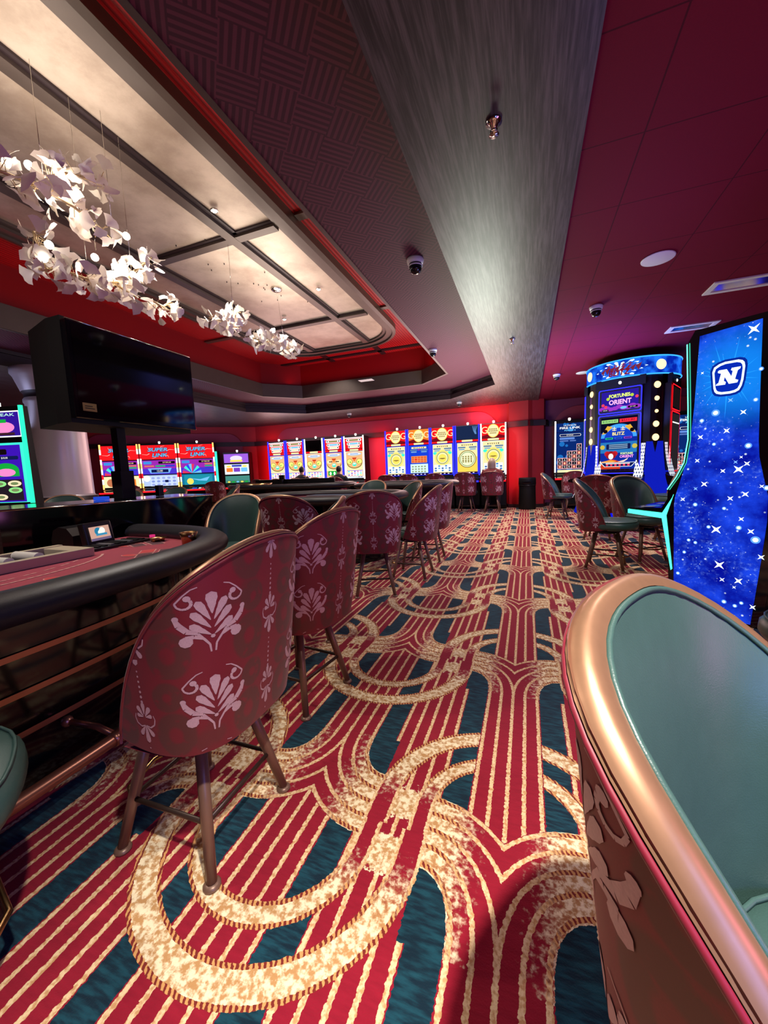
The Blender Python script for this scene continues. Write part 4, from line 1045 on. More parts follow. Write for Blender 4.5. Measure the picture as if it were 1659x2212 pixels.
# bingo style blue machines on the back wall
def fire(s, w, h):
    s.rect(-w, -h, w, h, ems(10, 40, 110, 1.0))
    for k in range(16): s.circ(random.uniform(-w*.9, w*.9), random.uniform(-h, h), random.uniform(.03, .08), ems(30, 110, 190, 1.0), 1.5, n=9)
    s.rect(-w, h*.62, w, h*.66, NV, 2)
    s.text('ULTIMATE', 0, h*.91, h*.055, W_, 4, w=w*.9); s.text('FIRE LINK', 0, h*.81, h*.085, W_, 4, w=w*1.5, bold=.02); s.text('POWER 4', 0, h*.71, h*.06, ems(120, 210, 255, 1.3), 4, w=w*.8)
    s.rrect(-w*.75, h*.46, w*.8, h*.56, h*.04, W_, 3); s.rrect(-w*.72, h*.47, w*.77, h*.55, h*.035, NV, 4); s.text('$17,075.85', 0, h*.51, h*.045, W_, 5)
    s.rrect(-w*.75, h*.34, w*.35, h*.42, h*.03, ems(100, 140, 220, 1), 3); s.rrect(-w*.75, h*.26, -w*.1, h*.31, h*.02, ems(90, 120, 190, 1), 3); s.rrect(0, h*.26, w*.45, h*.31, h*.02, ems(90, 120, 190, 1), 3)
    cw = w*.30; y0 = -h*.84; ch = h*.155
    for i, n in enumerate((3, 3, 5, 5, 7)):
        x0 = -w*.86+i*cw*1.16
        s.rect(x0-.01, y0-.01, x0+cw+.01, y0+n*ch*.9+.01, ems(240, 180, 180, 1.2), 2)
        for j in range(n):
            s.rect(x0, y0+j*ch*.9+.004, x0+cw, y0+(j+1)*ch*.9-.004, ems(26, 22, 40, .7), 3)
            if (i+j*2) % 3 == 0: s.circ(x0+cw/2, y0+(j+.5)*ch*.9, cw*.36, ems(240, 90, 80, 1.2), 4, n=10); s.circ(x0+cw/2, y0+(j+.5)*ch*.9, cw*.2, CR, 5, n=8)
            else: s.text('JQKA'[(i+j) % 4], x0+cw/2, y0+(j+.5)*ch*.9, ch*.45, W_, 4)
    s.rect(-w*.9, -h, w*.9, -h*.9, CR, 3)
for x, lb in ((.98, 'blue bingo style slot machine by the purple wall, its whole screen in view'), (1.68, 'blue slot machine mostly hidden behind the round game tower'), (3.45, 'blue slot machine between the round tower and the starry machine'), (4.15, 'blue slot machine behind the starry machine')):
    slot((x, 10.55, 0), 0, .70, lb, 'blue slot machines on the back wall', [(.90, 2.10, fire)], PL if x == .98 else BLUL, top=2.16)
# green framed machine at the left edge
def pig_top(s, w, h):
    s.rect(-w, -h, w, h, W_); s.rect(-w*.95, -h*.9, w*.95, h*.9, ems(50, 20, 150, 1), 2); s.text('SQUEAK', w*.45, h*.68, h*.26, ems(180, 240, 210, 1.3), 4, w=w*.8)
    for x, y, r in ((-.1, -.3, .3), (.45, -.25, .36)): s.circ(w*x, h*y, w*r, PK, 3, ry=h*.45)
    s.rect(w*.35, h*.1, w*.6, h*.36, GR, 4); s.rect(w*.1, -h*.85, w*.8, -h*.65, ems(60, 30, 40, 1), 4)
def pig_main(s, w, h):
    s.rect(-w, -h, w, h, AQ); s.rect(-w*.88, -h*.95, w*.88, h*.93, ems(60, 20, 180, 1), 2)
    s.rrect(-w*.8, h*.62, w*.5, h*.80, h*.05, DK, 3); s.text('$513.86', -w*.1, h*.71, h*.11, W_, 4)
    s.rrect(-w*.85, h*.45, -w*.05, h*.57, h*.05, NV, 3); s.text('$85.13', -w*.4, h*.51, h*.07, W_, 4); s.rrect(w*.05, h*.45, w*.8, h*.57, h*.05, NV, 3); s.text('$10.00', w*.42, h*.51, h*.07, W_, 4)
    for x, c in ((-.45, RD), (.42, GR)): s.circ(w*x, h*.1, w*.36, c, 4, ry=h*.24, a0=0, a1=180); s.rect(w*x-w*.36, -h*.1, w*x+w*.36, h*.1, c, 4); s.circ(w*x, h*.03, w*.26, PK, 5, ry=h*.13)
    s.rect(-w*.85, -h*.9, w*.82, -h*.2, ems(40, 30, 40, .8), 4)
    for i in range(4):
        for j in range(3):
            if (i+j) % 3: s.circ(-w*.65+i*w*.42, -h*.78+j*h*.22, w*.19, [ems(200, 220, 170, 1.1), ems(140, 220, 130, 1.1), ems(240, 220, 180, 1.1)][(i+j) % 3], 5, ry=h*.10); s.circ(-w*.65+i*w*.42, -h*.78+j*h*.22, w*.11, ems(120, 140, 90, 1), 6, ry=h*.05)
slot((-5.52, 2.45, 0), R(16), .95, 'big slot machine with a glowing green frame at the left edge', 'odd slot machines', [(1.62, 1.90, pig_top), (.90, 1.56, pig_main)], ems(40, 240, 170, 1.6, True), top=1.95, dep=.16)
slot((-7.95, 4.05, 0), R(20), .6, 'slot machine showing as a thin lit sliver between the green frame and the pale column', 'odd slot machines', [(1.5, 1.95, lambda s, w, h: (s.rect(-w, -h, w, h, YE), s.rect(-w*.6, -h*.4, w*.6, h*.2, CR, 2))), (.85, 1.45, lambda s, w, h: (s.rect(-w, -h, w, h, DK), reels(s, -w*.9, -h*.9, w*.9, h*.9, 3, 6, DK, [W_, OR, AQ, YE, PK], 2)))], None, top=2.0)

# ------------------------------------------------------------------ round game tower
kx, ky = 1.62, 7.62
kt = thing('game_tower', 'round blue game tower with orange lamps and a curved lit topper', 'slot machine', (kx, ky, 0), R(-26))
def topper_mat():
    m, b = newmat('lit_topper_print'); nt = m.node_tree; nt.nodes.clear(); E.nt = nt
    e = nt.nodes.new('ShaderNodeEmission'); o = nt.nodes.new('ShaderNodeOutputMaterial'); nt.links.new(e.outputs[0], o.inputs[0])
    v, x, y, z = coords(); n = enoise(v, 6, 4)
    nt.links.new(emix(sstep(n, .35, .65), srgb(4, 30, 150), srgb(30, 110, 235)), e.inputs[0]); e.inputs[1].default_value = 1.3; m.cycles.emission_sampling = 'FRONT'
    return m
TP = topper_mat()
def cyl(a, r, z): return Vector((r*sin(a), -r*cos(a), z))      # a = 0 faces the front (-y)
mb = MB(); mb.grid(lambda i, j: cyl(2*PI*i/64, .66, (2.40, 2.66)[j]), 64, 2, TP, cu=True); mb.prism([tuple(cyl(2*PI*i/48, .66, 0))[:2] for i in range(48)], 2.655, 2.67, M['black']); mb.prism([tuple(cyl(2*PI*i/48, .655, 0))[:2] for i in range(48)], 2.395, 2.405, M['gloss'])
for z in (2.40, 2.66): mb.tube([cyl(2*PI*i/64, .662, z) for i in range(64)], .010, ems(50, 150, 255, 1.8), 6, closed=True)
tp = mb.build('topper', kt)
def wrap(polys, mat, l, mb, a0=0, z0=2.53, r=.662):
    for p in polys: mb.face([cyl(a0+x/r, r+.0015*l, z0+y) for x, y in p], mat)
mb = MB()
burst = []
for k in range(18):
    a = 2*PI*k/18; L = (.34, .26, .30)[k % 3]
    burst.append([(0, 0), (L*cos(a-.09), .35*L*sin(a-.09)), (L*1.1*cos(a), .38*L*sin(a)), (L*cos(a+.09), .35*L*sin(a+.09))])
wrap(burst, ems(210, 240, 255, 1.6), 1, mb)
wrap([[(-.28+.07*k, .02*sin(k)), (-.24+.07*k, -.055), (-.20+.07*k, .045+.01*(k % 2))] for k in range(8)], ems(120, 40, 60, 1), 2, mb)
ps, tw = text_polys('BLITZ', .085, .1, .03); wrap([[(x, y-.055) for x, y in p] for p in ps], ems(130, 20, 40, 1.), 4, mb)
for x0 in (-.15, -.06, .05, .14):
    wrap([[(x0-.03, .05), (x0+.03, .055), (x0+.03, .065), (x0-.03, .06)], [(x0-.006, .01), (x0+.004, .01), (x0+.004, .085), (x0-.006, .085)], [(x0-.03, .02), (x0+.03, .02), (x0+.03, .03), (x0-.03, .03)]], ems(150, 30, 40, 1), 4, mb)
mb.build('topper_lettering', kt)
LAMP = ems(255, 206, 140, 2.4, True)
for a in (-48, 48, 138, 228):
    mb = MB(); c = cyl(R(a), .662, 2.53); mb.lathe([(.075, 0), (.07, .010), (.05, .018), (0, .022)], LAMP, 20, M=Matrix.Translation(c) @ Matrix.Rotation(R(a), 4, 'Z') @ Matrix.Rotation(R(90), 4, 'X')); mb.build('topper_lamp', kt)
HEX = None
def hexmat():
    m, b = newmat('white_hex_panel'); nt = m.node_tree
    v, x, y, z = coords('UV'); q = fmod(y*24., 2.) > 1.
    dx_ = fmod(x*24.+q*.5, 1.)-.5; dy_ = fmod(y*24., 1.)-.5
    c = emix((esqrt(dx_*dx_+dy_*dy_) < .28)*1., srgb(210, 220, 230), srgb(60, 74, 110))
    nt.links.new(c, b.inputs['Base Color']); nt.links.new(c, b.inputs['Emission Color']); b.inputs['Emission Strength'].default_value = .8
    return m
HX = hexmat()
for q in range(4):
    Q = Matrix.Rotation(R(90*q), 4, 'Z')
    # corner column with a row of lamps
    A = R(45)
    mb = MB(); P = [cyl(A-.26, .60, 0), cyl(A-.13, .635, 0), cyl(A, .645, 0), cyl(A+.13, .635, 0), cyl(A+.26, .60, 0), cyl(A+.2, .3, 0), cyl(A-.2, .3, 0)]
    P = [Q @ p for p in P]; mb.prism([(p.x, p.y) for p in P], .95, 2.40, M['black']); mb.build('corner_column', kt)
    for k, (z, wdt) in enumerate(((2.24, .05), (2.04, .036), (1.85, .026), (1.66, .046), (1.46, .052))):
        c = Q @ cyl(A, .645, z); mb = MB(); mb.lathe([(wdt, 0), (wdt*.9, .010), (wdt*.5, .02), (0, .022)], LAMP, 16, M=Matrix.Translation(c) @ Q @ Matrix.Rotation(A, 4, 'Z') @ Matrix.Rotation(R(90), 4, 'X')); mb.build('lamp', kt)
    mb = MB()
    def flare(i, j):
        a = A+(-.20+.40*i/4)*(1+.5*(1-j/6)); r = .64+.20*(1-j/6)**2; return Q @ cyl(a, r, .25+(1.15)*j/6)
    mb.grid(flare, 5, 7, ems(16, 30, 190, .9)); mb.build('corner_flare', kt)
    for sgn in (-1, 1):
        mb = MB()
        def hexp(i, j):
            a = A+sgn*(.22+.14*(i/3))*(1+.5*(1-j/6)); r = .655+.20*(1-j/6)**2; return Q @ cyl(a, r, .50+.88*j/6)
        mb.grid(hexp, 4, 7, HX, uvf=lambda i, j: (i*.05, j*.12), flip=sgn < 0); mb.build('hex_panel', kt)
def tower_screens(q):
    Q = Matrix.Rotation(R(90*q), 4, 'Z'); glow = BLUL if q == 0 else (REDL if q == 1 else BLUL)
    U = Q @ Vector((1, 0, 0)); V = Vector((0, 0, 1)); N = U.cross(V); F = Q @ Vector((0, -1, 0))
    def pan(z): return Panel(F*.62+V*z, U, V)
    s = pan(2.06); s.rrect(-.30, -.19, .30, .19, .03, glow, 0); s.rrect(-.285, -.175, .285, .175, .025, M['black'], 1)
    if q == 0:
        s.rect(-.255, -.15, .255, .15, ems(40, 24, 150, 1.1), 2)
        for k in range(9): s.circ(-.24+.06*k, -.11+.015*sin(k*2), .05, ems(150, 50, 190, 1.1), 3, ry=.03)
        for x, y in ((-.23, -.05), (.235, .03), (-.19, -.08)): s.circ(x, y, .022, ems(240, 60, 90, 1.2), 4)
        for x, y in ((-.16, .04), (.17, .06)): s.circ(x, y, .024, ems(170, 200, 60, 1.2), 4)
        s.circ(.06, -.115, .045, LB, 4, ry=.02)
        s.text('FORTUNES', 0, .075, .055, ems(220, 240, 120, 1.4), 6, w=.29, bold=.03, out=ems(60, 100, 30, .9)); s.text('ORIENT', .01, -.02, .075, ems(240, 170, 235, 1.4), 6, w=.31, bold=.03, out=ems(110, 20, 120, .9))
        s.rect(-.245, -.148, -.15, -.12, DK, 5); s.text('CAB-03', -.198, -.134, .014, W_, 6); s.rect(.12, -.13, .25, -.10, DK, 5); s.text('101-1227', .185, -.115, .014, W_, 6)
    else: s.rect(-.255, -.15, .255, .15, ems(50, 36, 40, .35), 2)
    s.build('top_screen', kt)
    s = pan(1.39); s.rrect(-.30, -.47, .30, .46, .03, glow, 0); s.rrect(-.285, -.455, .285, .445, .025, M['black'], 1)
    if q == 0:
        s.rect(-.255, -.43, .255, .42, ems(14, 40, 150, 1.1), 2); s.rect(-.255, .18, .255, .42, ems(10, 12, 40, .8), 2.5)
        s.rect(-.245, .33, -.01, .385, ems(150, 210, 120, 1.1), 4); s.text('$10,412.60', -.128, .357, .034, NV, 5, w=.2); s.rect(.01, .33, .245, .385, ems(230, 40, 60, 1.2), 4); s.text('$511.80', .128, .357, .034, DK, 5, w=.18)
        s.text('MAJOR', -.13, .40, .018, CR, 4) if False else None
        s.circ(0, .10, .25, ems(60, 150, 240, 1.2), 3, ry=.21, a0=0, a1=180); s.circ(0, .10, .2, ems(20, 60, 190, 1.1), 4, ry=.15, a0=0, a1=180)
        for sx in (-1, 1): s.poly([(sx*.08, .27), (sx*.16, .29), (sx*.24, .16), (sx*.18, .17), (sx*.13, .22)], ems(220, 170, 60, 1.1), 5); s.circ(sx*.185, .205, .03, DK, 6)
        s.text('BLITZ', 0, .16, .05, CR, 7, bold=.03, out=NV, outw=.08)
        for x0 in (-.06, .06): s.rect(x0-.03, .235, x0+.03, .245, CR, 7); s.rect(x0-.005, .205, x0+.005, .27, CR, 7); s.rect(x0-.03, .21, x0+.03, .22, CR, 7)
        for x, c in ((-.13, (30, 190, 130)), (0, (40, 90, 220)), (.13, (150, 60, 200))): s.rrect(x-.055, .075, x+.055, .105, .01, ems(*c, 1.1), 6); s.rect(x-.04, .084, x+.04, .096, NV, 7)
        s.rect(-.255, -.14, .255, .03, ems(40, 120, 190, 1.), 3); s.rrect(-.17, -.085, .17, .0, .015, NV, 5)
        for k in range(3): s.rect(-.13, -.02-.026*k, .13, -.010-.026*k, ems(160, 200, 230, 1.1), 6)
        for sx in (-1, 1): s.circ(sx*.225, -.045, .035, ems(200, 180, 70, 1.1), 5)
        # generic painted lady in red
        s.circ(-.10, -.175, .075, ems(150, 20, 30, 1), 5, ry=.065); s.circ(-.155, -.15, .04, ems(190, 30, 40, 1.1), 5); s.circ(-.045, -.15, .04, ems(190, 30, 40, 1.1), 5)
        s.circ(-.10, -.195, .036, ems(240, 225, 215, 1.3), 6, ry=.047); s.poly([(-.25, -.30), (-.12, -.245), (-.06, -.245), (.06, -.29), (.02, -.43), (-.25, -.43)], ems(200, 60, 30, 1.1), 5); s.poly([(-.25, -.28), (-.10, -.25), (-.02, -.27), (-.12, -.31), (-.25, -.33)], ems(240, 150, 60, 1.2), 6); s.poly([(.0, -.28), (.09, -.255), (.14, -.225), (.13, -.25), (.08, -.285)], ems(240, 210, 190, 1.2), 6)
        s.text('FORTUNES', .12, -.155, .032, ems(210, 235, 150, 1.3), 7, w=.17, bold=.03); s.text('ORIENT', .12, -.20, .042, ems(240, 150, 220, 1.3), 7, w=.19, bold=.03)
        s.poly([(-.25, -.29), (.25, -.29), (.19, -.36), (-.19, -.36)], ems(230, 240, 250, 1.2), 8); s.poly([(-.235, -.296), (.235, -.296), (.185, -.353), (-.185, -.353)], NV, 9)
        for k in range(6): s.circ(-.15+.06*k, -.332, .017, ems(240, 60, 90, 1.2), 10, n=10)
        s.rect(-.17, -.315, .17, -.304, W_, 10); s.rect(-.255, -.43, .255, -.395, ems(30, 20, 70, .8), 8)
        for k in range(5): s.rrect(-.15+.065*k, -.42, -.10+.065*k, -.403, .006, DK, 9)
    else: s.rect(-.255, -.43, .255, .42, ems(70, 64, 70, .3), 2); s.rect(-.25, .28, .25, .30, W_, 3)
    s.build('main_screen', kt)
    mb = MB(); mb.box((-.30, -.60, .95), (.30, -.40, 2.27), M['black'], Q); mb.box((-.34, -.615, 2.26), (.34, -.56, 2.40), M['matt'], Q); mb.build('screen_column', kt)
    mb = MB(); mb.prism([(-.86, .78), (-.86, .82), (-.60, .88), (-.55, .92), (-.55, .72)], -.36, .36, M['gloss'], 'x'); mb.bm.transform(Q); d = mb.build('button_deck', kt)
    s = Panel(F*.735+V*.856, U, F*-.26+V*.06); s.rect(-.13, -.03, -.01, .05, ems(90, 150, 230, 1)); s.rect(.05, -.03, .14, .05, ems(200, 210, 230, 1)); s.build('buttons', d)
    mb = MB(); mb.prism([(-.56, 0), (-.56, .74), (-.2, .74), (-.2, 0)], -.34, .34, M['gloss'], 'x'); mb.bm.transform(Q); mb.build('base', kt)
    s = Panel(F*.5615+V*.36, U, V); pts = [(-.27, -.33), (.27, -.33), (.27, .1)]+[(.27*cos(R(a)), .1+.22*sin(R(a))) for a in range(15, 180, 15)]+[(-.27, .1)]; s.poly(pts, ems(10, 20, 230, 1.3, True), 1); s.build('base_light', kt)
for q in range(4): tower_screens(q)
for a in (0, 1):
    mb = MB(); c = cyl(R(90*a), .60, 2.33); mb.sphere(c, .028, ems(255, 250, 235, 5.), 10); mb.build('small_lamp', kt)

# ------------------------------------------------------------------ starry machine on the right
nm = thing('slot_machine', 'tall starry blue slot machine cabinet seen from its lit end panel, white N badge', 'slot machine', (0, 0, 0))

ST= [(0.355, 1.879, 0.047), (0.264, 1.469, 0.023), (0.329, 1.385, 0.026), (0.253, 1.277, 0.028), (0.118, 1.248, 0.026), (0.107, 1.09, 0.023), (0.322, 1.026, 0.042), (0.245, 1.017, 0.023), (0.361, 1.061, 0.026), (0.105, 0.898, 0.021), (0.035, 0.822, 0.023), (0.29, 0.837, 0.026), (0.362, 0.867, 0.03), (0.151, 0.93, 0.03), (0.35, 0.706, 0.023), (0.227, 0.626, 0.045), (0.399, 0.63, 0.028), (0.253, 0.387, 0.045), (0.454, 0.472, 0.028), (0.354, 0.297, 0.035), (0.335, 0.25, 0.016), (0.43, 0.14, 0.026), (0.272, 0.289, 0.023), (0.204, 0.484, 0.026), (0.436, 0.918, 0.019), (0.112, 1.671, 0.014), (0.332, 1.103, 0.014), (0.306, 1.073, 0.019)]
DT= [(0.192, 1.399, 0.026), (0.121, 1.357, 0.016), (0.362, 1.173, 0.021), (0.192, 1.195, 0.013), (0.34, 0.648, 0.018), (0.423, 0.578, 0.028), (0.079, 0.535, 0.013), (0.057, 0.445, 0.013), (0.118, 0.522, 0.013), (0.288, 0.14, 0.016), (0.025, 0.285, 0.014), (0.399, 1.633, 0.014), (0.383, 1.452, 0.015), (0.459, 0.908, 0.019), (0.186, 0.639, 0.014), (0.262, 0.77, 0.013), (0.107, 0.788, 0.016), (0.344, 0.126, 0.014), (0.375, 0.153, 0.013)]
AN = R(-34); PO = Vector((1.005, 3.30, 0)); ud = Vector((cos(AN), sin(AN), 0)); nd = Vector((-ud.y, ud.x, 0))
TS = Matrix.Translation(PO) @ Matrix.Rotation(AN, 4, 'Z')      # local x = s along the panel, y = away from the camera
nm.matrix_world = TS
LP = [(.006, .02), (0, .23), (-.017, .78), (-.012, .84), (.030, 1.02), (.052, 1.12), (.062, 1.236), (.075, 1.45), (.088, 1.915)]
RP = [(.392, 1.93), (.398, 1.62), (.403, 1.40), (.408, 1.20), (.416, 1.10), (.440, .98), (.466, .86), (.470, .70), (.455, .45), (.424, .02)]
prof = LP+RP
mb = MB(); L = mb.bm.loops.layers.uv.verify()
f = mb.face([(x, 0, z) for x, z in prof], M['space'], uv=[(x, z) for x, z in prof]); f.normal_update()
if f.normal.y > 0: f.normal_flip()
mb.build('lit_end_panel', nm, label='lit blue panel printed with stars')
p = Panel((0, -.001, 0))
SW = ems(235, 248, 255, 1.9); SL = ems(120, 170, 255, 1.4); HB = ems(90, 150, 255, 1.3)
for x, z, r in ST: p.star(x, z, r*.8, SW if r > .027 or int(x*1000) % 3 else SL, 2, 4, .27, 45)
for x, z, r in DT: p.circ(x, z, r*.85, HB, 1, n=14); p.circ(x, z, r*.5, SW, 2, n=14)
lo = [(0.165, 1.662), (0.173, 1.691), (.198, 1.707), (0.228, 1.715), (0.292, 1.714), (.312, 1.706), (0.322, 1.692), (0.326, 1.667), (0.321, 1.587), (.314, 1.55), (0.303, 1.525), (.285, 1.515), (0.259, 1.511), (0.214, 1.513), (0.191, 1.522), (.181, 1.535), (0.175, 1.558)]
cx, cz = .246, 1.613
sc_ = lambda k: [(cx+(x-cx)*k, cz+(z-cz)*k) for x, z in lo]
for k in range(22):
    a = 2*PI*k/22+.1; L_ = (.17, .26, .13)[k % 3]
    p.poly([(cx+.05*cos(a-.1), cz+.05*sin(a-.1)), (cx+min(L_, .15)*cos(a), cz+L_*sin(a)), (cx+.05*cos(a+.1), cz+.05*sin(a+.1))], ems(30, 140, 250, 1.3), 2.5)
p.poly(sc_(1.14), ems(10, 40, 150, 1.), 3); p.poly(sc_(1.0), ems(215, 245, 255, 1.7), 4); p.poly(sc_(.86), ems(8, 40, 170, 1.1), 5)
Np = [(0.187, 1.573), (0.190, 1.582), (0.200, 1.588), (0.211, 1.645), (0.195, 1.652), (0.194, 1.660), (.200, 1.667), (0.238, 1.667), (0.263, 1.617), (0.268, 1.651), (0.259, 1.656), (0.262, 1.669), (0.306, 1.669), (0.303, 1.657), (0.292, 1.649), (0.281, 1.597), (0.297, 1.588), (0.293, 1.574), (0.252, 1.573), (0.230, 1.621), (0.226, 1.596), (0.237, 1.587), (0.234, 1.572)]
p.poly(Np, ems(235, 252, 255, 1.9), 6)
p.build('star_print', nm, label='white N badge and star shapes')
# black cabinet behind the panel, two machines back to back
outl = [(-.014, .0), (-.035, .25), (-.062, .70), (-.060, .888), (-.007, .981), (.033, 1.078), (.051, 1.237), (.043, 1.458), (.022, 1.885), (.06, 1.96), (.44, 1.965), (.465, 1.89), (.45, 1.45), (.46, 1.22), (.50, 1.06), (.56, .93), (.545, .75), (.50, .30), (.47, 0)]
mb = MB(); mb.prism(outl, .004, .62, M['gloss'], 'y'); mb.build('cabinet', nm)
mb = MB(); mb.prism([(.46, .0), (.55, .30), (.78, .70), (.80, .76), (.56, .86), (.50, .5)], .02, .60, M['gloss'], 'y'); mb.build('far_side_deck', nm)
mb = MB(); mb.prism([(-.085, .700), (-.313, .722), (-.315, .742), (-.10, .752), (-.03, .885), (-.03, .70)], .02, .60, M['gloss'], 'y'); d = mb.build('button_deck', nm)
G = ems(70, 250, 200, 2.2, True)
mb = MB(); mb.prism([(-.316, .703), (-.088, .678), (-.020, .30), (-.012, .31), (-.062, .70), (-.022, .855), (-.03, .83), (-.088, .716), (-.316, .732)], -.004, .012, G, 'y'); mb.build('deck_edge_light', d, label='glowing aqua edge light')
mb = MB(); mb.prism([(-.318, .703), (-.318, .732), (-.313, .734), (-.313, .703)], .0, .60, G, 'y'); mb.build('deck_front_light', d)
p2 = Panel((-.2, .30, .750), (0, -1, 0), (1, 0, .05)); 
for k in range(5): p2.rrect(-.24+.1*k, -.06, -.165+.1*k, .03, .012, [M['chrome'], M['grey'], M['chrome'], ems(60, 120, 220, .8), M['grey']][k], 1)
p2.build('buttons', d)
edge = [(-.060, .888), (-.007, .981), (.033, 1.078), (.051, 1.237), (.043, 1.458), (.022, 1.885)]
mb = MB(); mb.tube([(x-.006, .02, z) for x, z in edge], .006, ems(110, 255, 210, 1.8), 6); mb.build('screen_edge_light', nm)
mb = MB(); mb.tube([(x+.012, -.001, z) for x, z in edge], .003, ems(60, 200, 160, 1.), 6); mb.build('screen_edge_inlay', nm)
mb = MB(); mb.grid(lambda i, j: (edge[i][0]-.004, (.05, .57)[j], edge[i][1]), len(edge), 2, ems(40, 90, 200, .9)); mb.build('curved_screen', nm)
# chair seat showing past the panel at the right edge
dup(chair1, (1.13, 1.74, 0), R(200), 'green chair seat cut by the right edge, beyond the foot of the starry machine', GS)

# ------------------------------------------------------------------ people at the slot machines
def person(name_lb, x, y, rot, cloth, hair, long_hair, lean=0., sc=1.0):
    t = thing('person', name_lb, 'person', (x, y, 0), rot)
    t.scale = (sc, sc, sc)
    V = []; Ed = []; Rr = []
    def add(p, r, par=None):
        V.append(p); Rr.append(r)
        if par is not None: Ed.append((par, len(V)-1))
        return len(V)-1
    l = lean
    pel = add((0, 0, .60), (.15, .11)); bel = add((.0, l*.3, .74), (.14, .105), pel); ch = add((.0, l*.7, .92), (.16, .11), bel)
    nb = add((.01, l, 1.06), (.085, .07), ch); nk = add((.02, l, 1.11), (.052, .052), nb); hd = add((.035, l*1.05, 1.19), (.078, .085), nk); tp = add((.03, l*1.05, 1.27), (.070, .078), hd)
    no = add((.118, l*1.05, 1.185), (.016, .018), hd)
    for s in (-1, 1):
        sh = add((0, s*.17+l, 1.00), (.058, .058), ch); el = add((.14, s*.25+l, .80), (.042, .042), sh); wr = add((.34, s*.20+l, .84), (.027, .027), el); pa = add((.40, s*.19+l, .845), (.034, .018), wr)
        for q in range(4): f1 = add((.445, s*.19+l+(q-1.5)*.018, .845), (.009, .009), pa); add((.475-.004*abs(q-1.5), s*.19+l+(q-1.5)*.019, .832), (.007, .007), f1)
        th = add((.405, s*.15+l, .842), (.010, .010), pa); add((.43, s*.142+l, .838), (.008, .008), th)
        hp = add((.06, s*.10, .58), (.095, .09), pel); kn = add((.40, s*.13, .56), (.066, .066), hp); an = add((.36, s*.13, .14), (.042, .042), kn); add((.47, s*.14, .07), (.04, .032), an)
    me = bpy.data.meshes.new('body'); me.from_pydata(V, Ed, []); o = bpy.data.objects.new('body', me); COL.objects.link(o); o.parent = t
    sk = o.modifiers.new('skin', 'SKIN')
    for i, r in enumerate(Rr): me.skin_vertices[0].data[i].radius = r
    me.skin_vertices[0].data[0].use_root = True; sk.use_smooth_shade = True
    o.modifiers.new('sub', 'SUBSURF').levels = 1; o.modifiers['sub'].render_levels = 2
    me.materials.append(M['skin'])
    # jacket: a loose shell round the torso
    mb = MB(); mb.lathe([(.17, .56), (.175, .66), (.168, .80), (.185, .94), (.178, 1.01), (.11, 1.065), (.062, 1.09)], cloth, 24, (0, 0, 0), sx=.82, sy=1.12)
    for v in mb.bm.verts: v.co.y += l*min(1, max(0, (v.co.z-.6)/.45))
    for s in (-1, 1): mb.tube([(0, s*.16+l, 1.0), (.06, s*.22+l, .90), (.15, s*.252+l, .80), (.25, s*.225+l, .82), (.33, s*.20+l, .84)], [.074, .064, .056, .046, .038], cloth, 12)
    mb.build('jacket', t)
    mb = MB(); 
    for s in (-1, 1): mb.tube([(.02, s*.10, .58), (.2, s*.115, .585), (.41, s*.13, .57), (.405, s*.13, .45), (.37, s*.13, .17)], [.112, .098, .080, .070, .056], M['darkcloth'], 12)
    mb.build('trousers', t)
    mb = MB()
    for s in (-1, 1): mb.sphere((.42, s*.14, .075), .05, M['black'], 12, sc=(1.7, .85, .75))
    mb.build('shoes', t)
    mb = MB(); mb.sphere((.022, l*1.05, 1.232), .098, hair, 20, sc=(.95, .90, 1.0))
    if long_hair: mb.lathe([(.085, 1.02), (.098, 1.06), (.102, 1.14), (.098, 1.22), (.06, 1.29)], hair, 20, (-.02, l*1.05, 0), sx=.72, sy=.98)
    for v in mb.bm.verts:
        if v.co.x > .075 and v.co.z < 1.27: v.co.x = .05
    mb.build('hair', t)
    return t
person('person with long blond hair in a dull red jacket at the rightmost gold machine', -.82, 9.84, R(90), M['redcloth'], M['blond'], True)
pp = person('dark haired person in black leaning right at the second red slot machine', -6.30, 9.84, R(80), M['darkcloth'], M['darkhair'], False, -.06)
person('dark haired person sitting upright before the green bottomed slot screen', -5.02, 9.84, R(92), M['darkcloth'], M['darkhair'], False, 0, .98)
mb = MB(); mb.tube([(-.70, 9.66, 1.02), (-.78, 9.655, .98), (-.90, 9.68, .93)], .012, M['cream'], 6); tag(mb.build('bag_strap'), 'pale bag strap across the back of the blond person', 'strap')

# ------------------------------------------------------------------ ginkgo leaf chandelier
BULB = ems(255, 246, 226, 5.)
def ginkgo(mb, c, d, L):
    """one fan leaf: foot at c, pointing along d"""
    d = d.normalized(); r = Vector((random.gauss(0, 1), random.gauss(0, 1), random.gauss(0, 1))); a = d.cross(r).normalized(); n = a.cross(d)
    sp = random.uniform(.62, .95); cup = random.uniform(.1, .55); fold = random.uniform(-.35, .35)
    rs = (.14, .45, .78, 1.0); nf = 6; vs = []
    for q in rs:
        row = []
        for k in range(nf+1):
            u = (k/nf*2-1); ph = u*sp*(.55+.45*q)
            rr = L*q*(1-.10*(abs(u) < .18)*(q > .95)+.05*sin(u*9)*(q > .7))
            row.append(mb.bm.verts.new(c+d*(rr*cos(ph))+a*(rr*sin(ph))+n*(L*(cup*u*u*q*.5-.25*q*q+fold*u*q*.4))))
        vs.append(row)
    im = mb.mi(M['porcelain'])
    for i in range(len(rs)-1):
        for k in range(nf):
            f = mb.bm.faces.new([vs[i][k], vs[i][k+1], vs[i+1][k+1], vs[i+1][k]]); f.smooth = True; f.material_index = im
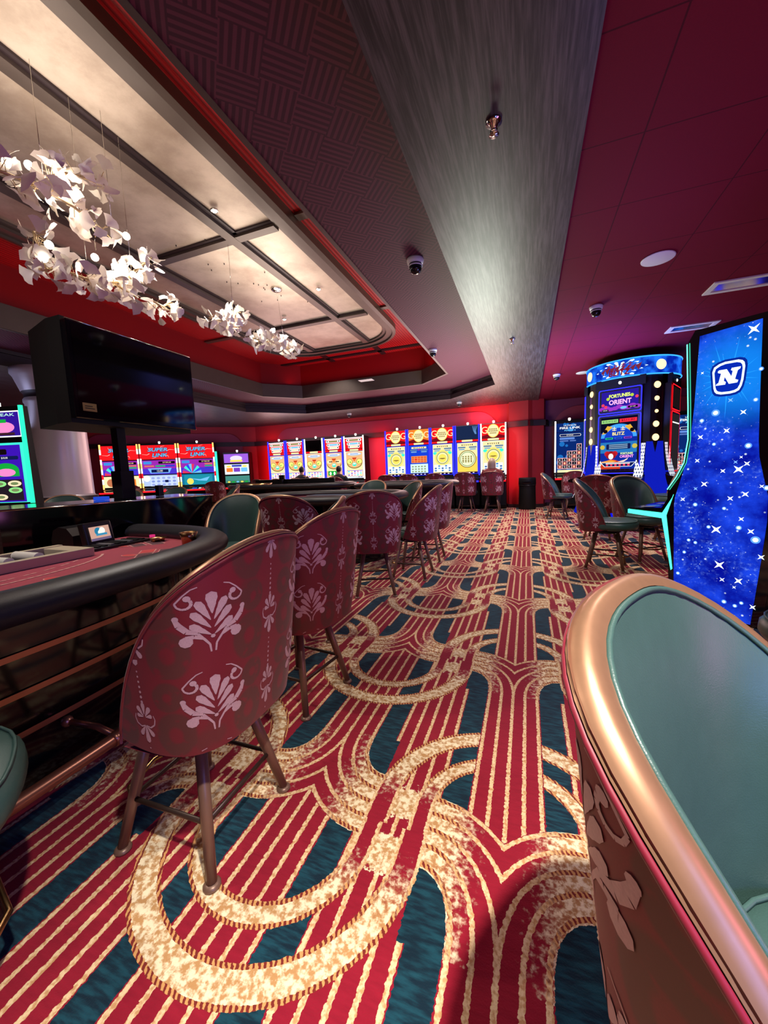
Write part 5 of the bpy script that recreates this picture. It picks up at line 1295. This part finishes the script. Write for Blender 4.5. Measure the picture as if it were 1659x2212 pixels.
def spray(label, branches, wires, nleaf, L, seed):
    random.seed(seed)
    t = thing('ginkgo_chandelier', label, 'chandelier', tuple(branches[0][0]), 0, 'ginkgo chandelier sprays')
    o = Vector(branches[0][0]); tot = 0
    lv = MB(); tw = MB(); bulbs = []
    for pts in branches:
        P = [Vector(p)-o for p in pts]; tw.tube(P, .009, M['twig'], 6)
        seg = [(P[i], P[i+1]) for i in range(len(P)-1)]; wl = [(b-a).length for a, b in seg]
        nl = int(nleaf*sum(wl))
        for k in range(nl):
            a, b = random.choices(seg, wl)[0]; s = a.lerp(b, random.random())
            d = Vector((random.gauss(0, 1), random.gauss(0, 1)+.2, random.gauss(-.05, .8))).normalized()
            e = s+d*random.uniform(.02, .10)
            tw.tube([s, e], .0025, M['twig'], 4, caps=False)
            ginkgo(lv, e, (d+Vector((random.gauss(0, .6), random.gauss(0, .6), random.gauss(0, .6)))), L*random.uniform(.8, 1.15))
        for k in range(max(2, int(sum(wl)*5))):
            a, b = random.choices(seg, wl)[0]; bulbs.append(a.lerp(b, random.random())+Vector((random.gauss(0, .05), random.gauss(0, .05), random.gauss(.03, .05))))
    lv.build('porcelain_leaves', t); tw.build('twigs', t)
    for p in bulbs:
        mb = MB(); mb.sphere(p, .026, BULB, 12); mb.build('bulb', t)
    for a, b in wires:
        mb = MB(); mb.tube([Vector(a)-o, Vector(b)-o], .0018, M['chrome'], 5); mb.build('suspension_wire', t)
    return t
spray('nearest spray of white ginkgo leaves at the upper left, with its bulbs glowing', [[(-2.9, 1.52, 2.93), (-2.9, 1.72, 2.97), (-2.9, 1.94, 2.97), (-2.88, 2.14, 2.90)], [(-2.9, 1.74, 2.98), (-2.9, 1.86, 3.14), (-2.92, 2.16, 3.28)]], [((-2.95, 1.80, 3.1), (-2.95, 1.80, 3.77)), ((-2.9, 2.20, 2.9), (-2.9, 2.2, 3.77))], 80, .096, 3)
spray('middle spray of white ginkgo leaves trailing down to the right over the television', [[(-3.0, 1.74, 2.50), (-3.0, 1.86, 2.56), (-3.0, 2.08, 2.57), (-3.0, 2.32, 2.66), (-3.0, 2.46, 2.83), (-3.0, 2.60, 2.98)], [(-3.0, 2.25, 2.62), (-3.02, 2.45, 2.60)], [(-3.08, 2.62, 2.66), (-3.1, 2.76, 2.66), (-3.12, 2.86, 2.74)], [(-3.0, 1.78, 2.5), (-2.98, 1.72, 2.72)]], [((-3.0, 2.05, 2.6), (-3.0, 2.05, 3.77)), ((-3.0, 2.4, 2.75), (-3.0, 2.4, 3.77))], 88, .094, 5)
spray('farthest spray of white ginkgo leaves hanging under the round ceiling canopy', [[(-3.2, 3.42, 2.81), (-3.2, 3.70, 2.81), (-3.22, 3.86, 2.86)], [(-3.2, 3.80, 2.86), (-3.2, 3.84, 3.06)], [(-3.3, 4.25, 2.86), (-3.35, 4.50, 2.90), (-3.35, 4.85, 2.98), (-3.36, 5.12, 2.97), (-3.36, 5.35, 3.05)]], [((-3.36, 5.05, 3.0), (-3.40, 4.99, 3.76)), ((-3.2, 3.8, 2.9), (-3.2, 3.8, 3.77))], 96, .090, 9)
mb = MB(); mb.lathe([(0, 3.74), (.05, 3.742), (.075, 3.755), (.08, 3.779)], M['chrome'], 20, (-3.40, 4.99, 0)); tag(mb.build('chandelier_canopy'), 'small round polished canopy on the champagne ceiling panel', 'canopy')
random.seed(11)
for k in range(18):
    x, y = random.uniform(-3.9, -3.2), random.uniform(3.6, 5.6)
    mb = MB(); mb.lathe([(.006, 3.775), (.006, 3.760), (0, 3.758)], M['dtrim'], 8, (x, y, 0)); o = mb.build('ceiling_hook'); tag(o, 'tiny dark hook in the champagne panel round the canopy', 'hook', 'ceiling hooks round the canopy')

# ------------------------------------------------------------------ light
def lamp(kind, loc, power, col=(1, .86, .70), size=.1, rot=(0, 0, 0), angle=110, blend=.6, sy=None, name='lamp_or_fill', to=None):
    l = bpy.data.lights.new(name, kind); l.energy = power; l.color = col
    if kind == 'SPOT': l.spot_size = R(angle); l.spot_blend = blend; l.shadow_soft_size = size
    elif kind == 'AREA':
        l.size = size; l.shape = 'RECTANGLE' if sy else 'DISK'
        if sy: l.size_y = sy
    else: l.shadow_soft_size = size
    o = bpy.data.objects.new(name, l); COL.objects.link(o); o.location = loc; o.rotation_euler = rot
    if to: o.rotation_euler = (Vector(to)-Vector(loc)).to_track_quat('-Z', 'Y').to_euler()
    return o
WARM = (1, .87, .74); NEUT = (1, .92, .85)
for (x, y, z) in ((-2.9, 1.85, 3.05), (-3.0, 2.2, 2.72), (-3.1, 2.8, 2.75), (-3.2, 3.75, 2.92), (-3.3, 4.9, 3.05)): lamp('POINT', (x, y, z), 9, WARM, .12)
for (x, y, z, p, sy) in ((-2.95, 1.6, 3.42, 9, 1.6), (-3.3, 4.6, 3.35, 14, 1.8)): lamp('AREA', (x, y, z), p, WARM, .7, (R(180), 0, 0), sy=sy)  # added uplights above the sprays, to brighten the ceiling tray
lamp('SPOT', (.42, -.05, 2.74), 600, NEUT, .04, angle=84, blend=.9)
for (x, y, p) in ((.9, 2.6, 70), (.85, 5.6, 170), (.7, 8.2, 200), (-.9, 9.9, 110), (-4.2, 10.1, 60), (-7.2, 9.6, 60), (-9.6, 7.2, 80)): lamp('SPOT', (x, y, 2.74), p, (1, .88, .86), .05, angle=125)
for (x, y, p) in ((-3.2, .2, 190), (-2.93, 3.32, 200), (-2.03, 6.57, 150), (-5.2, 2.0, 200), (-5.35, 4.85, 120), (-4.3, 8.0, 90)): lamp('SPOT', (x, y, 3.74), p, NEUT, .05, angle=120)
# red cove light round the recess and behind the slot banks
RC = (1, .04, .05)
for (x, y, w) in ((-4.15, 10.8, .5), (-.5, 10.6, .3), (-8.1, 10.8, .4)): lamp('AREA', (x, y-.1, 1.4), 14, RC, w, (R(90), 0, 0), sy=1.8)
for (x, y, sx, sy) in ((-1.75, 3.3, .2, 9.), (-5.75, 3.3, .2, 9.), (-3.75, 8.35, 3.6, .2)): lamp('AREA', (x, y, 3.34), 6, RC, sx, (R(180), 0, 0), sy=sy)
lamp('AREA', (-1.1, 10.72, 2.45), 10, RC, .5, (R(120), 0, 0), sy=.3)
# area lights for the glow screens throw into the room, then added fills
lamp('AREA', (1.0, 6.3, 1.6), 60, (.14, .18, 1), .8, (R(180-40), 0, R(40)), sy=.8)
lamp('AREA', (-2.2, 10.2, 1.6), 60, (1, .62, .55), 3.4, (R(115), 0, R(180)), sy=1.2)
lamp('AREA', (-6.2, 10.2, 1.6), 60, (1, .62, .55), 3.4, (R(115), 0, R(180)), sy=1.2)
lamp('AREA', (.9, 3.3, 1.3), 14, (.35, .3, 1), .9, (R(130), 0, R(60)), sy=.9)
lamp('AREA', (3.2, .2, 1.2), 26, (.8, .25, .7), 1.2, sy=1.6, to=(.9, 1.6, 2.6))
lamp('AREA', (1.7, -.9, 1.3), 20, (.16, .24, 1), .7, sy=1.2, to=(.2, .6, .7))
lamp('AREA', (-2.2, 10.2, 2.3), 10, (1, .5, .55), 3.2, sy=.3, to=(-2.2, 11.0, 2.45))  # unseen fill added to brighten the plum wall above the machines
lamp('AREA', (-6.2, 10.2, 2.3), 10, (1, .5, .55), 3.2, sy=.3, to=(-6.2, 11.0, 2.45))  # same added wall fill over the left bank
lamp('AREA', (-9.0, 7.8, 1.7), 34, (.62, .6, 1), 2.5, (R(170), 0, 0), sy=2.)  # added lavender uplight for slot glow on the far soffit
lamp('AREA', (-7.6, 3.0, 1.9), 11, (.55, .62, 1), 1., (R(180), 0, 0), sy=1.)  # added bluish uplight for the far left soffit
lamp('AREA', (-.75, 7.2, 1.15), 115, (.86, 1, .84), .7, (R(180), 0, 0), sy=2.2)  # made-up uplight, brightens the far part of the grey beam
# ------------------------------------------------------------------ camera, world, view
w = bpy.data.worlds.new('World'); S.world = w; w.use_nodes = True
w.node_tree.nodes['Background'].inputs[0].default_value = (.02, .012, .02, 1)
cd = bpy.data.cameras.new('camera'); co = bpy.data.objects.new('camera', cd); COL.objects.link(co)
cd.sensor_fit = 'VERTICAL'; cd.sensor_height = 36; cd.lens = 830/2212*36; cd.clip_start = .02; cd.clip_end = 60
r_, dn, fw = (.93703593, .34718561, -.03776011), (.00151996, -.11217629, -.99368716), (-.34922967, .93106318, -.10564092)
co.matrix_world = Matrix(((r_[0], -dn[0], -fw[0], 0), (r_[1], -dn[1], -fw[1], 0), (r_[2], -dn[2], -fw[2], 1.1), (0, 0, 0, 1)))
S.camera = co
S.view_settings.view_transform = 'Standard'; S.view_settings.look = 'None'; S.view_settings.gamma = 1; S.view_settings.use_curve_mapping = False
S.view_settings.exposure = .12
S.cycles.max_bounces = 6; S.cycles.diffuse_bounces = 4; S.cycles.glossy_bounces = 3; S.cycles.transmission_bounces = 2
S.cycles.use_adaptive_sampling = True; S.cycles.adaptive_threshold = .02; S.cycles.use_denoising = True; S.cycles.sample_clamp_indirect = 4
